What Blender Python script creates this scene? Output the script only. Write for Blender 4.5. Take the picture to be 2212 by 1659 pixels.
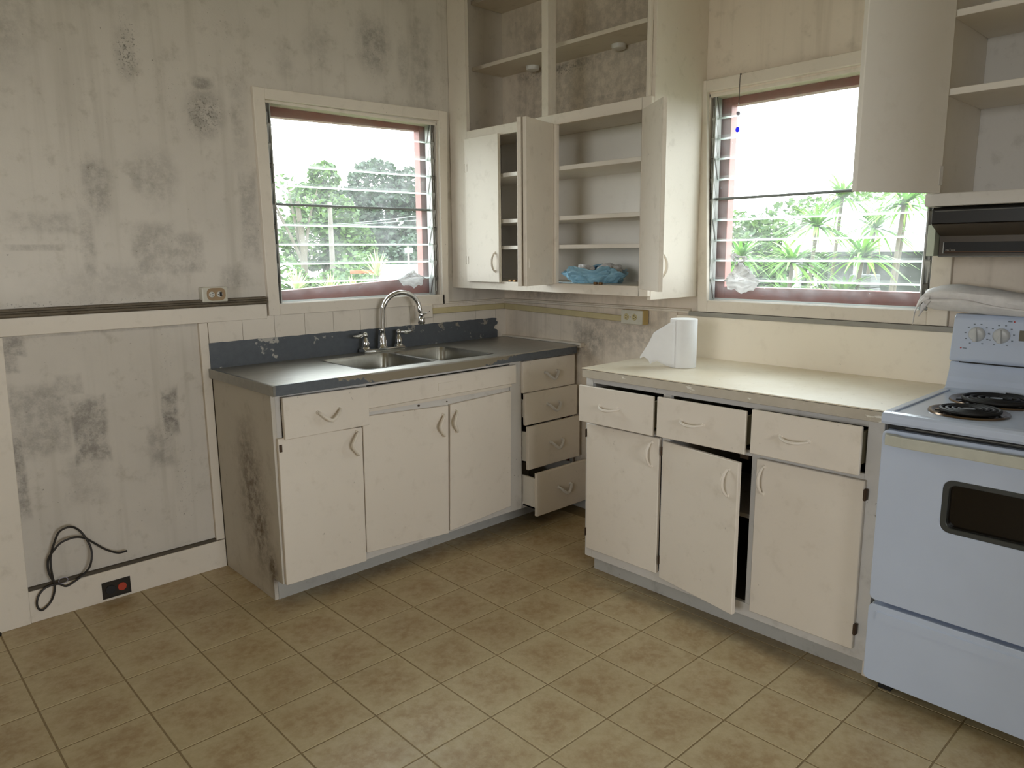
import bpy, bmesh, math, random
from mathutils import Vector, Matrix, noise as mnoise

# ------------------------------------------------------------------ clean
for o in list(bpy.data.objects):
    bpy.data.objects.remove(o, do_unlink=True)
SC = bpy.context.scene
COL = SC.collection
random.seed(7)
PI = math.pi

# ------------------------------------------------------------------ camera
cam_d = bpy.data.cameras.new('camera')
cam = bpy.data.objects.new('camera', cam_d)
COL.objects.link(cam)
cam_d.sensor_fit = 'HORIZONTAL'
cam_d.sensor_width = 36.0
cam_d.lens = 36.0 * 1595.28 / 2212.0
cam_d.clip_start = 0.02
cam_d.clip_end = 500
yaw, pitch, roll = math.radians(46.975), math.radians(10.154), math.radians(-0.514)
fw = Vector((math.cos(yaw) * math.cos(pitch), math.sin(yaw) * math.cos(pitch), -math.sin(pitch)))
rt = Vector((math.sin(yaw), -math.cos(yaw), 0))
up = rt.cross(fw)
r2 = rt * math.cos(roll) + up * math.sin(roll)
u2 = up * math.cos(roll) - rt * math.sin(roll)
M = Matrix((r2, u2, -fw)).transposed().to_4x4()
M.translation = Vector((-3.008, -3.292, 1.434))
cam.matrix_world = M
SC.camera = cam

# ------------------------------------------------------------------ world / light
SKY = 7.0
w = bpy.data.worlds.new('overcast_sky')
SC.world = w
w.use_nodes = True
nt = w.node_tree
nt.nodes.clear()
wo = nt.nodes.new('ShaderNodeOutputWorld')
bg = nt.nodes.new('ShaderNodeBackground')
tc = nt.nodes.new('ShaderNodeTexCoord')
sx = nt.nodes.new('ShaderNodeSeparateXYZ')
mr = nt.nodes.new('ShaderNodeMapRange')
mr.inputs['From Min'].default_value = -0.05
mr.inputs['From Max'].default_value = 0.9
cr = nt.nodes.new('ShaderNodeMixRGB')
cr.inputs[1].default_value = (0.97, 0.985, 1.0, 1)      # milky horizon
cr.inputs[2].default_value = (0.80, 0.90, 1.0, 1)        # bluer overcast zenith
nt.links.new(tc.outputs['Generated'], sx.inputs[0])
nt.links.new(sx.outputs['Z'], mr.inputs['Value'])
nt.links.new(mr.outputs[0], cr.inputs[0])
nt.links.new(cr.outputs[0], bg.inputs['Color'])
bg.inputs['Strength'].default_value = SKY
nt.links.new(bg.outputs[0], wo.inputs['Surface'])

def portal(name, loc, rot, sx_, sy_):
    """sampling portal filling an opening of the room (gives no light of its own)"""
    L = bpy.data.lights.new(name, 'AREA')
    L.shape = 'RECTANGLE'
    L.size, L.size_y = sx_, sy_
    L.cycles.is_portal = True
    o = bpy.data.objects.new(name, L)
    o.location = loc
    o.rotation_euler = rot
    COL.objects.link(o)
portal('portal_window_1', (-0.945, 0.13, 1.66), (-PI / 2, 0, 0), 1.0, 0.95)
portal('portal_window_2', (0.14, -1.85, 1.66), (PI / 2, 0, PI / 2), 1.0, 0.95)
RO = (-3.7, -1.1, .7, 2.5)
SO = (-4.6, -2.4, .9, 2.5)
portal('portal_opening_rear', ((RO[0] + RO[1]) / 2, -8.08, (RO[2] + RO[3]) / 2), (PI / 2, 0, 0), RO[1] - RO[0], RO[3] - RO[2])
portal('portal_opening_side', (-7.58, (SO[0] + SO[1]) / 2, (SO[2] + SO[3]) / 2), (PI / 2, 0, -PI / 2), SO[1] - SO[0], SO[3] - SO[2])

SC.view_settings.view_transform = 'Standard'
SC.view_settings.look = 'None'
SC.view_settings.gamma = 1.0
SC.view_settings.use_curve_mapping = False
SC.view_settings.exposure = 0.72
try:
    SC.cycles.use_denoising = True
    SC.cycles.max_bounces = 14
    SC.cycles.diffuse_bounces = 7
    SC.cycles.glossy_bounces = 5
    SC.cycles.transparent_max_bounces = 32
    SC.cycles.sample_clamp_indirect = 6.0
    SC.cycles.caustics_reflective = False
    SC.cycles.caustics_refractive = False
except Exception:
    pass

# ------------------------------------------------------------------ node helpers
def lin(c):
    """sRGB 0-255 triple to linear"""
    r = []
    for v in c:
        v = v / 255.0
        r.append(v / 12.92 if v <= 0.04045 else ((v + 0.055) / 1.055) ** 2.4)
    return tuple(r) + (1.0,)

class N:
    def __init__(s, name):
        s.m = bpy.data.materials.new(name)
        s.m.use_nodes = True
        s.t = s.m.node_tree
        s.t.nodes.clear()
        s.out = s.t.nodes.new('ShaderNodeOutputMaterial')
    def node(s, typ, **kw):
        n = s.t.nodes.new(typ)
        for k, v in kw.items():
            setattr(n, k, v)
        return n
    def put(s, sock, v):
        if isinstance(v, bpy.types.NodeSocket):
            s.t.links.new(v, sock)
        else:
            sock.default_value = v
    def math(s, op, a, b=0.0, c=None, clamp=False):
        n = s.node('ShaderNodeMath', operation=op, use_clamp=clamp)
        s.put(n.inputs[0], a)
        s.put(n.inputs[1], b)
        if c is not None:
            s.put(n.inputs[2], c)
        return n.outputs[0]
    def mix(s, f, a, b, typ='MIX'):
        n = s.node('ShaderNodeMixRGB', blend_type=typ)
        s.put(n.inputs[0], f)
        s.put(n.inputs[1], a)
        s.put(n.inputs[2], b)
        return n.outputs[0]
    def noise(s, vec, scale, detail=3.0, rough=0.55, dist=0.0):
        n = s.node('ShaderNodeTexNoise')
        if vec is not None:
            s.put(n.inputs['Vector'], vec)
        n.inputs['Scale'].default_value = scale
        n.inputs['Detail'].default_value = detail
        n.inputs['Roughness'].default_value = rough
        n.inputs['Distortion'].default_value = dist
        return n.outputs['Fac']
    def scaled(s, vec, sc):
        n = s.node('ShaderNodeMapping')
        s.put(n.inputs['Vector'], vec)
        n.inputs['Scale'].default_value = sc
        return n.outputs[0]
    def step(s, v, lo, hi, a=0.0, b=1.0):
        n = s.node('ShaderNodeMapRange', interpolation_type='SMOOTHSTEP')
        s.put(n.inputs['Value'], v)
        n.inputs['From Min'].default_value = lo
        n.inputs['From Max'].default_value = hi
        n.inputs['To Min'].default_value = a
        n.inputs['To Max'].default_value = b
        return n.outputs[0]
    def pos(s):
        return s.node('ShaderNodeNewGeometry').outputs['Position']
    def obj(s):
        return s.node('ShaderNodeTexCoord').outputs['Object']
    def bsdf(s, color, rough=0.5, metal=0.0, spec=0.5, normal=None, trans=0.0):
        p = s.node('ShaderNodeBsdfPrincipled')
        s.put(p.inputs['Base Color'], color)
        s.put(p.inputs['Roughness'], rough)
        s.put(p.inputs['Metallic'], metal)
        p.inputs['Specular IOR Level'].default_value = spec
        if normal is not None:
            s.put(p.inputs['Normal'], normal)
        if trans:
            p.inputs['Transmission Weight'].default_value = trans
        s.t.links.new(p.outputs[0], s.out.inputs['Surface'])
        return p
    def bump(s, h, strength=0.2, dist=0.01):
        n = s.node('ShaderNodeBump')
        n.inputs['Strength'].default_value = strength
        n.inputs['Distance'].default_value = dist
        s.put(n.inputs['Height'], h)
        return n.outputs[0]

def stain_mask(g, u, v, stains, wob):
    """union of soft rectangles / ellipses in (u, v) metres; each stain: (cu, cv, hu, hv, strength, kind, soft)"""
    tot = None
    for cu, cv, hu, hv, st, kind, soft in stains:
        du = g.math('DIVIDE', g.math('ADD', u, -cu), hu)
        dv = g.math('DIVIDE', g.math('ADD', v, -cv), hv)
        if kind == 'r':
            d = g.math('MAXIMUM', g.math('ABSOLUTE', du), g.math('ABSOLUTE', dv))
        else:
            d = g.math('SQRT', g.math('ADD', g.math('MULTIPLY', du, du), g.math('MULTIPLY', dv, dv)))
        d = g.math('ADD', d, wob)
        mk = g.step(d, 1.0 - soft, 1.0, st, 0.0)
        tot = mk if tot is None else g.math('MAXIMUM', tot, mk)
    return tot

def paint(name, base, rough=0.55, var=0.10, dirt=(120, 108, 88), dirt_amt=0.25, specks=0.0,
          axes=None, smudges=None, moulds=None, mould_col=(62, 58, 48), bump=0.12, scale=3.0, streak=False, spec=0.35, smudge_col=(98, 93, 86), smudge_k=.72,
          wobble=0.5):
    """old brushed paint with uneven tone, grime and optional placed stains"""
    g = N(name)
    P = g.pos()
    n1 = g.noise(P, scale, 4, 0.6)
    n2 = g.noise(P, scale * 5, 5, 0.65)
    col = g.mix(g.math('MULTIPLY', g.step(n1, 0.35, 0.7), var * 3), lin(base), lin(tuple(max(0, c * (1 - var)) for c in base)))
    gr = g.math('MULTIPLY', g.step(n2, 0.52, 0.78), dirt_amt)
    col = g.mix(gr, col, lin(dirt))
    if streak:
        vs = g.scaled(P, (14, 14, 0.7))
        n3 = g.noise(vs, 1.0, 3, 0.6)
        col = g.mix(g.math('MULTIPLY', g.step(n3, 0.5, 0.75), 0.22), col, lin(dirt))
    if axes:
        sp = g.node('ShaderNodeSeparateXYZ')
        g.put(sp.inputs[0], P)
        u, v = sp.outputs[axes[0]], sp.outputs[axes[1]]
        fine = g.noise(P, 95, 3, 0.7)
        mid = g.noise(g.scaled(P, (9, 9, 5)), 1.0, 4, 0.7)
        wob = g.math('MULTIPLY', g.math('ADD', mid, -0.5), wobble)
        if smudges:
            mk = stain_mask(g, u, v, smudges, wob)
            grit = g.noise(P, 160, 2, 0.6)
            tex = g.math('ADD', g.math('MULTIPLY', g.step(g.noise(P, 24, 4, 0.7), 0.34, 0.66), 0.7), g.math('MULTIPLY', grit, 0.6))
            col = g.mix(g.math('MULTIPLY', g.math('MULTIPLY', mk, smudge_k), tex, clamp=True), col, lin(smudge_col))
        if moulds:
            mk = stain_mask(g, u, v, [t[:2] + (t[2] * 1.25, t[3] * 1.25) + t[4:6] + (1.0,) for t in moulds], wob)
            thr = g.math('SUBTRACT', 0.735, g.math('MULTIPLY', mk, 0.25))
            sp_ = g.math('MULTIPLY', g.math('SUBTRACT', fine, thr), 6.0, clamp=True)
            col = g.mix(g.math('MULTIPLY', sp_, 0.75), col, lin(mould_col))
    if specks:
        s1 = g.noise(P, 60, 2, 0.5)
        s2 = g.noise(P, 6, 2, 0.5)
        sm = g.math('MULTIPLY', g.step(s1, 0.735, 0.76), g.step(s2, 0.45, 0.65))
        col = g.mix(g.math('MULTIPLY', sm, specks), col, lin((70, 58, 45)))
    h = g.math('ADD', g.math('MULTIPLY', n2, 0.6), g.math('MULTIPLY', g.noise(P, 180, 2, 0.5), 0.4))
    g.bsdf(col, rough, 0, spec, g.bump(h, bump, 0.004))
    return g.m

def plain(name, base, rough=0.5, metal=0.0, spec=0.5, var=0.06, scale=20.0):
    g = N(name)
    n = g.noise(g.pos(), scale, 3, 0.6)
    col = g.mix(n, lin(base), lin(tuple(c * (1 - var * 2) for c in base)))
    g.bsdf(col, rough, metal, spec)
    return g.m

# ------------------------------------------------------------------ materials
MAT = {}
CREAM = (222, 213, 200)
WALLC = (206, 199, 188)
# stains on the left wall, metres along the wall (x) and up (z)
WA_SM = [(-1.704, 2.149, .064, .040, .85, 'e', .7), (-2.15, 1.70, .075, .17, .62, 'e', .6), (-2.20, 1.47, .035, .22, .55, 'r', .7),
         (-1.533, 1.60, .052, .24, .55, 'r', .5), (-1.95, 1.455, .10, .13, .50, 'r', .35), (-1.82, 1.44, .085, .10, .50, 'r', .35),
         (-1.93, 1.75, .13, .15, .45, 'e', .6), (-2.35, 1.56, .14, .05, .45, 'r', .6), (-2.39, 1.465, .12, .016, .55, 'r', .6),
         (-.84, 2.45, .13, .20, .72, 'e', .7), (-.66, 2.40, .05, .16, .5, 'e', .7), (-2.45, 2.3, .22, .32, .45, 'e', .8),
         (-1.70, 2.03, .12, .15, .62, 'e', .7), (-2.00, 2.22, .05, .16, .45, 'e', .7), (-1.15, 2.40, .10, .14, .35, 'e', .8),
         (-1.32, 2.3, .06, .12, .4, 'e', .8), (-1.55, 2.02, .05, .3, .3, 'r', .7), (-2.33, 2.45, .5, .12, .35, 'r', .8),
         (-1.62, 1.33, .10, .07, .45, 'r', .6), (-.55, 2.40, .10, .30, .45, 'r', .7), (-2.1, 1.33, .40, .10, .32, 'r', .8),
         (-2.43, .80, .115, .165, .55, 'r', .35), (-2.266, .735, .075, .155, .85, 'r', .3), (-2.322, .93, .055, .05, .5, 'r', .4),
         (-2.30, .53, .10, .14, .30, 'r', .6), (-1.95, .76, .042, .125, 1.0, 'r', .45), (-2.0, .62, .065, .12, .55, 'r', .5),
         (-2.54, .60, .045, .19, .85, 'r', .4), (-2.50, 1.10, .055, .05, .8, 'r', .4), (-2.53, 1.03, .06, .04, .6, 'r', .4),
         (-2.1, 1.135, .5, .013, .4, 'r', .6)]
WA_MO = [(-1.989, 2.23, .075, .19, 1.0, 'e', .5), (-1.70, 2.03, .13, .145, .95, 'e', .5), (-1.84, 2.12, .12, .22, .55, 'e', .6),
         (-1.60, 2.42, .35, .20, .45, 'e', .6), (-1.55, 2.2, .08, .2, .55, 'e', .6), (-.84, 2.4, .16, .25, .6, 'e', .6),
         (-1.95, 1.0, .06, .12, .6, 'e', .5), (-1.92, .42, .08, .28, .62, 'r', .6), (-2.1, .38, .1, .12, .45, 'e', .6),
         (-2.2, 1.8, .35, .6, .35, 'e', .6), (-1.97, .70, .07, .22, .6, 'r', .5), (-2.35, .45, .25, .25, .35, 'e', .6),
         (-1.63, 1.31, .12, .06, .7, 'r', .6), (-2.3, 1.25, .8, .025, .75, 'r', .5)]
MAT['wall_a'] = paint('mouldy_wall_paint', WALLC, .6, .10, (128, 120, 100), .35, .5, (0, 2), WA_SM, WA_MO, bump=.2, streak=True)
WB_SM = [(-.86, 1.01, .40, .13, .55, 'r', .7), (-.62, .95, .10, .16, .8, 'r', .8), (-.62, 2.30, .72, .55, .50, 'r', .5), (-1.0, 2.68, .35, .18, .65, 'e', .6), (-.30, 2.2, .32, .14, .5, 'e', .6),
         (-.70, .98, .11, .16, .85, 'e', .7), (-1.02, 1.02, .14, .11, .6, 'e', .7), (-.35, 1.19, .34, .04, .55, 'r', .7),
         (-1.14, 1.1, .05, .07, .45, 'r', .6), (-.45, 2.395, .5, .028, .8, 'r', .6), (-.9, 2.20, .45, .02, .7, 'r', .5)]
WB_MO = [(-.42, 2.38, .45, .05, .9, 'r', .5), (-1.08, 2.66, .07, .22, 1.0, 'r', .5), (-.45, 2.18, .3, .12, .6, 'e', .5),
         (-.72, .98, .2, .14, .5, 'e', .6), (-.3, 1.2, .4, .05, .6, 'r', .6), (-1.27, 2.68, .05, .2, .9, 'r', .5)]
MAT['wall_b'] = paint('warm_wall_paint', (228, 216, 200), .6, .08, (130, 118, 96), .25, .25, (1, 2), WB_SM, WB_MO, bump=.18, streak=True)
MAT['wall_plain'] = paint('plain_wall_paint', (214, 206, 194), .65, .06, bump=.1)
MAT['ceiling'] = paint('ceiling_paint', (228, 222, 212), .7, .05, bump=.1)
MAT['cream'] = paint('cream_gloss_paint', CREAM, .42, .06, (150, 135, 108), .16, .35, bump=.10)
MAT['board_b'] = paint('cream_splash_board_paint', (240, 231, 214), .45, .05, (160, 146, 118), .12, .3, bump=.08)
MAT['cream_dull'] = paint('cream_trim_paint', (222, 213, 199), .5, .06, (140, 128, 104), .22, .4, bump=.12)
MAT['cream_frame'] = paint('greyish_cream_frame_paint', (206, 202, 196), .5, .06, (120, 112, 98), .28, .6, bump=.12)
MAT['cream_clean'] = paint('cupboard_interior_paint', (232, 227, 218), .5, .04, (160, 148, 124), .10, 0.1, bump=.06)
MAT['sc_side'] = paint('stained_side_panel_paint', (204, 198, 187), .55, .08, (130, 120, 100), .25, .3, (1, 2),
                       [(-.33, .44, .19, .46, .85, 'e', 1.0), (-.40, .30, .14, .34, 1.0, 'e', 1.0), (-.30, .60, .12, .24, .8, 'e', 1.0),
                        (-.49, .14, .08, .16, 1.0, 'e', 1.0)],
                       [(-.40, .42, .14, .40, .7, 'e', .6)], (66, 50, 32), bump=.12, smudge_col=(92, 74, 52), smudge_k=.95, wobble=.35)
MAT['kick'] = paint('scuffed_kick_paint', (176, 174, 168), .55, .08, (110, 104, 94), .35, .8, bump=.2)
MAT['drawer_side'] = plain('bare_drawer_wood', (140, 132, 106), .8)
MAT['maroon'] = plain('maroon_interior_paint', (122, 22, 26), .6)
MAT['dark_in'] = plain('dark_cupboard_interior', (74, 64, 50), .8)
MAT['groove'] = paint('dirty_rail_groove', (104, 94, 78), .7, .15, (52, 46, 38), .8, 1.0, bump=.4, scale=9)
MAT['gap'] = plain('dark_gap', (50, 44, 36), .9)
MAT['skirt_gap'] = plain('dark_skirting_gap', (88, 80, 68), .9)  # dark strip along the top of the baseboard
MAT['raceway'] = plain('yellowed_raceway_plastic', (206, 192, 148), .5)
MAT['grey_band'] = plain('grey_metal_band', (158, 155, 146), .5)
MAT['brown'] = paint('red_brown_frame_paint', (150, 92, 84), .5, .15, (90, 60, 56), .3, .3, bump=.2, scale=8)
MAT['alu'] = plain('weathered_aluminium', (188, 190, 186), .4, .3)
MAT['alu_dark'] = plain('dark_louvre_metal', (112, 110, 104), .5, .3)
MAT['chrome'] = plain('chrome', (215, 215, 215), .10, 1.0, var=.03)
MAT['steel'] = plain('brushed_steel', (176, 174, 166), .28, 1.0, var=.08, scale=40)
MAT['rust'] = plain('rusty_hinge', (84, 66, 50), .6, .6)
MAT['brass'] = plain('old_brass', (150, 118, 82), .4, .9)
MAT['black'] = plain('black_enamel', (16, 15, 15), .28)
MAT['black_matt'] = plain('black_matt', (20, 19, 18), .6)
MAT['cord'] = plain('black_rubber_cable', (44, 40, 36), .55)
MAT['stove'] = plain('white_enamel', (194, 205, 224), .22, var=.02, scale=6)
MAT['stove_grey'] = plain('cream_plastic_handle', (196, 196, 182), .4)
MAT['knob'] = plain('white_plastic_knob', (200, 202, 202), .35)
MAT['markings'] = plain('grey_blue_print', (108, 118, 132), .6)
MAT['red_dot'] = plain('red_indicator', (190, 50, 40), .4)
MAT['lcd'] = plain('clock_display', (110, 104, 86), .3)
MAT['oven_glass'] = plain('dark_oven_glass', (22, 17, 12), .08)
MAT['oven_trim'] = plain('dark_grey_window_trim', (70, 72, 70), .35, .3)
MAT['drip'] = plain('tarnished_drip_pan', (120, 104, 90), .22, 1.0)
MAT['hood_pale'] = plain('pale_green_metal', (206, 216, 196), .45)
MAT['hood_black'] = plain('black_hood_enamel', (26, 24, 22), .38)
MAT['hood_low'] = plain('faded_black_hood_front', (80, 70, 58), .45)
MAT['copper'] = plain('copper_line', (120, 84, 56), .4, .6)
MAT['hood_text'] = plain('hood_lettering', (170, 165, 155), .5)
MAT['white_pl'] = plain('white_plastic_cover', (206, 202, 186), .4)
MAT['sock'] = plain('pale_socket_plastic', (205, 203, 194), .4)
MAT['sock_old'] = plain('yellowed_socket_plastic', (200, 186, 140), .45)
MAT['box_old'] = plain('yellowed_outlet_box', (184, 158, 100), .5)
MAT['worn_ring'] = plain('worn_brown_plate', (160, 134, 100), .6)
MAT['red_sock'] = plain('orange_red_socket', (190, 66, 40), .45)
MAT['paper'] = plain('white_paper', (232, 232, 232), .9, var=.02)
MAT['card'] = plain('brown_card_tube', (140, 100, 66), .8)
MAT['puck'] = plain('white_puck_light_plastic', (222, 220, 214), .35, var=.02)
MAT['concrete'] = plain('grey_concrete', (84, 86, 84), .9)
MAT['house'] = plain('white_house_paint', (160, 160, 160), .7)
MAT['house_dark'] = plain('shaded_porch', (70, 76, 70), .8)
MAT['roof'] = plain('pale_metal_roof', (130, 134, 138), .5)
MAT['bark'] = plain('pale_bark', (84, 78, 64), .9)
MAT['pole'] = plain('weathered_pole', (112, 106, 98), .9)
MAT['wire'] = plain('overhead_wire', (120, 124, 120), .7)
MAT['orange'] = plain('orange_net', (190, 66, 22), .7)
MAT['bead_blue'] = None
MAT['string'] = plain('dark_string', (72, 66, 58), .8)

def translucent(name, base, amt=0.5, rough=.5):
    g = N(name)
    n = g.noise(g.obj(), 30, 3, .6)
    c = g.mix(n, lin(base), lin(tuple(x * .85 for x in base)))
    d = g.node('ShaderNodeBsdfPrincipled')
    g.put(d.inputs['Base Color'], c)
    d.inputs['Roughness'].default_value = rough
    t = g.node('ShaderNodeBsdfTranslucent')
    g.put(t.inputs['Color'], c)
    mx = g.node('ShaderNodeMixShader')
    mx.inputs[0].default_value = amt
    g.t.links.new(d.outputs[0], mx.inputs[1])
    g.t.links.new(t.outputs[0], mx.inputs[2])
    g.t.links.new(mx.outputs[0], g.out.inputs['Surface'])
    return g.m
MAT['tissue'] = translucent('tissue_paper', (246, 245, 244), .55, .9)
MAT['towel'] = translucent('paper_towel', (242, 242, 242), .22, .9)
MAT['foam'] = translucent('white_foam_sheet', (250, 247, 245), .15, .6)
MAT['bag_blue'] = translucent('blue_plastic_film', (176, 226, 250), .2, .25)
MAT['bag_white'] = translucent('white_plastic_film', (252, 249, 248), .08, .3)
MAT['bead_blue'] = translucent('blue_glass_bead', (120, 120, 255), .92, .1)
MAT['bead_clear'] = translucent('clear_glass_bead', (200, 196, 215), .4, .08)

def glass_mat():
    g = N('dusty_louvre_glass')
    tr = g.node('ShaderNodeBsdfTransparent')
    tr.inputs[0].default_value = (.97, .985, .975, 1)
    gl = g.node('ShaderNodeBsdfGlossy')
    gl.inputs['Roughness'].default_value = .03
    fr = g.node('ShaderNodeFresnel')
    fr.inputs['IOR'].default_value = 1.45
    m1 = g.node('ShaderNodeMixShader')
    g.put(m1.inputs[0], g.math('MULTIPLY', fr.outputs[0], .55))
    g.t.links.new(tr.outputs[0], m1.inputs[1])
    g.t.links.new(gl.outputs[0], m1.inputs[2])
    ts = g.node('ShaderNodeBsdfTranslucent')
    ts.inputs[0].default_value = (.9, .92, .9, 1)
    P = g.pos()
    dust = g.math('ADD', g.math('MULTIPLY', g.step(g.noise(P, 9, 5, .7), .35, .75), GL_DUST), GL_BASE)
    spk = g.math('MULTIPLY', g.step(g.noise(P, 130, 2, .5), .74, .78), .35)
    m2 = g.node('ShaderNodeMixShader')
    g.put(m2.inputs[0], g.math('ADD', dust, spk, clamp=True))
    g.t.links.new(m1.outputs[0], m2.inputs[1])
    g.t.links.new(ts.outputs[0], m2.inputs[2])
    g.t.links.new(m2.outputs[0], g.out.inputs['Surface'])
    return g.m
GL_DUST, GL_BASE = .036, .018
MAT['glass'] = glass_mat()
def edge_glass():
    g = N('ground_glass_edge')
    t = g.node('ShaderNodeBsdfTranslucent'); t.inputs[0].default_value = (.95, 1, .97, 1)
    d = g.node('ShaderNodeBsdfTransparent'); d.inputs[0].default_value = (.95, 1, .97, 1)
    mx = g.node('ShaderNodeMixShader'); mx.inputs[0].default_value = .55
    g.t.links.new(t.outputs[0], mx.inputs[1])
    g.t.links.new(d.outputs[0], mx.inputs[2])
    g.t.links.new(mx.outputs[0], g.out.inputs['Surface'])
    return g.m
MAT['glass_edge'] = edge_glass()

def leaf_mat(name, a, b, tl=.35):
    g = N(name)
    r = g.node('ShaderNodeNewGeometry').outputs['Random Per Island']
    c = g.mix(r, lin(a), lin(b))
    d = g.node('ShaderNodeBsdfPrincipled')
    g.put(d.inputs['Base Color'], c)
    d.inputs['Roughness'].default_value = .55
    t = g.node('ShaderNodeBsdfTranslucent')
    g.put(t.inputs['Color'], c)
    mx = g.node('ShaderNodeMixShader')
    mx.inputs[0].default_value = tl
    g.t.links.new(d.outputs[0], mx.inputs[1])
    g.t.links.new(t.outputs[0], mx.inputs[2])
    g.t.links.new(mx.outputs[0], g.out.inputs['Surface'])
    return g.m
MAT['leaf_dark'] = leaf_mat('dark_green_leaves', (22, 40, 26), (46, 68, 40))
MAT['leaf_mid'] = leaf_mat('mid_green_leaves', (40, 68, 28), (80, 108, 44))
MAT['leaf_pale'] = leaf_mat('pale_green_blades', (128, 148, 88), (190, 200, 140))
MAT['leaf_strap'] = leaf_mat('strap_leaves', (58, 106, 32), (122, 160, 66))
MAT['grass'] = leaf_mat('lawn', (84, 92, 66), (100, 106, 80), 0)

def floor_tile_mat():
    g = N('printed_vinyl_tile')
    oi = g.node('ShaderNodeObjectInfo')
    O = g.obj()
    sp = g.node('ShaderNodeSeparateXYZ')
    g.put(sp.inputs[0], O)
    add = g.node('ShaderNodeVectorMath', operation='MULTIPLY_ADD')
    g.put(add.inputs[0], oi.outputs['Random'])
    add.inputs[1].default_value = (37, 53, 71)
    g.put(add.inputs[2], O)
    V = add.outputs[0]
    e = g.math('MAXIMUM', g.math('ABSOLUTE', sp.outputs[0]), g.math('ABSOLUTE', sp.outputs[1]))
    n1 = g.noise(V, 7, 5, .65, .6)
    n2 = g.noise(V, 30, 4, .7)
    cen = g.step(g.math('ADD', g.math('SUBTRACT', .128, e), g.math('MULTIPLY', g.math('ADD', n1, -.5), .16)), 0, .09)
    base = g.mix(g.step(n2, .3, .75), lin((196, 180, 144)), lin((182, 164, 126)))
    base = g.mix(g.math('MULTIPLY', cen, g.step(n2, .25, .8, .2, .8)), base, lin((158, 130, 92)))
    base = g.mix(g.math('MULTIPLY', g.step(n1, .5, .75), .3), base, lin((160, 134, 96)))
    base = g.mix(g.math('MULTIPLY', oi.outputs['Random'], .10), base, lin((150, 128, 90)))
    P = g.pos()
    grime = g.math('MULTIPLY', g.step(g.noise(P, 1.4, 4, .7), .5, .8), .22)
    base = g.mix(grime, base, lin((128, 112, 82)))
    # tile colour darkened in ragged patches along the foot of the cabinets
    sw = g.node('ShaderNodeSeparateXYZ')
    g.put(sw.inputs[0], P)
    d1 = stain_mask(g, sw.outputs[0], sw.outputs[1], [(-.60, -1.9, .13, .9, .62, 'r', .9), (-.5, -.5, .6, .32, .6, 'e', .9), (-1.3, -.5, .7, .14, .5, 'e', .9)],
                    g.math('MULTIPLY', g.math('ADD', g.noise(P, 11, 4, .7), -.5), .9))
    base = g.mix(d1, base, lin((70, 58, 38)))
    h = g.math('ADD', g.math('MULTIPLY', g.noise(V, 70, 3, .6), .7), g.math('MULTIPLY', n1, .5))
    g.bsdf(base, g.step(n2, .2, .8, .34, .48), 0, .5, g.bump(h, .22, .004))
    return g.m
MAT['tile'] = floor_tile_mat()
MAT['grout'] = plain('printed_grout_line', (160, 138, 98), .6, var=.15, scale=30)

def worktop_mat():
    g = N('yellowed_laminate')
    P = g.pos()
    n1 = g.noise(P, 3, 4, .6)
    n2 = g.noise(P, 40, 4, .7)
    c = g.mix(g.step(n1, .3, .7), lin((236, 227, 208)), lin((224, 212, 188)))
    c = g.mix(g.math('MULTIPLY', g.step(n2, .55, .8), .3), c, lin((168, 150, 116)))
    s = g.math('MULTIPLY', g.step(g.noise(P, 45, 2, .5), .73, .76), .6)
    c = g.mix(s, c, lin((120, 96, 64)))
    g.bsdf(c, .34, 0, .5, g.bump(n2, .1, .002))
    return g.m
MAT['worktop'] = worktop_mat()
def edge_mat():
    g = N('chipped_edge_paint')
    P = g.pos()
    n1 = g.noise(g.scaled(P, (8, 8, 26)), 1.0, 4, .65)
    chip = g.step(n1, .60, .63)
    c = g.mix(g.noise(P, 20, 3, .6), lin((196, 188, 174)), lin((176, 166, 148)))
    c = g.mix(chip, c, lin((226, 222, 210)))
    g.bsdf(c, .5, 0, .4, g.bump(g.math('SUBTRACT', 1.0, chip), .5, .002))
    return g.m
MAT['edge'] = edge_mat()

def sinktop_mat(name, paint_amt, front=False):
    """worn steel with remains of dark blue-grey paint"""
    g = N(name)
    P = g.pos()
    n1 = g.noise(P, 7, 6, .7)
    n2 = g.noise(P, 30, 4, .7)
    k = g.step(g.math('ADD', n1, g.math('MULTIPLY', n2, .15)), paint_amt, paint_amt + .035)
    br = g.noise(g.scaled(P, (2, 60, 2)), 1.0, 3, .6)
    steel = g.mix(br, lin((192, 189, 182)), lin((158, 154, 146)))
    bl = g.mix(n2, lin((98, 103, 108)), lin((72, 77, 83)))
    col = g.mix(k, bl, steel)
    rough = g.math('ADD', g.math('MULTIPLY', k, -.02), .44)
    g.bsdf(col, rough, g.math('ADD', g.math('MULTIPLY', k, .75), .15), .5, g.bump(k, .3, .001))
    return g.m
MAT['sink_splash'] = sinktop_mat('worn_blue_splash_paint', .66)
MAT['sink_deck'] = sinktop_mat('stained_steel_deck', .36)
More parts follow.
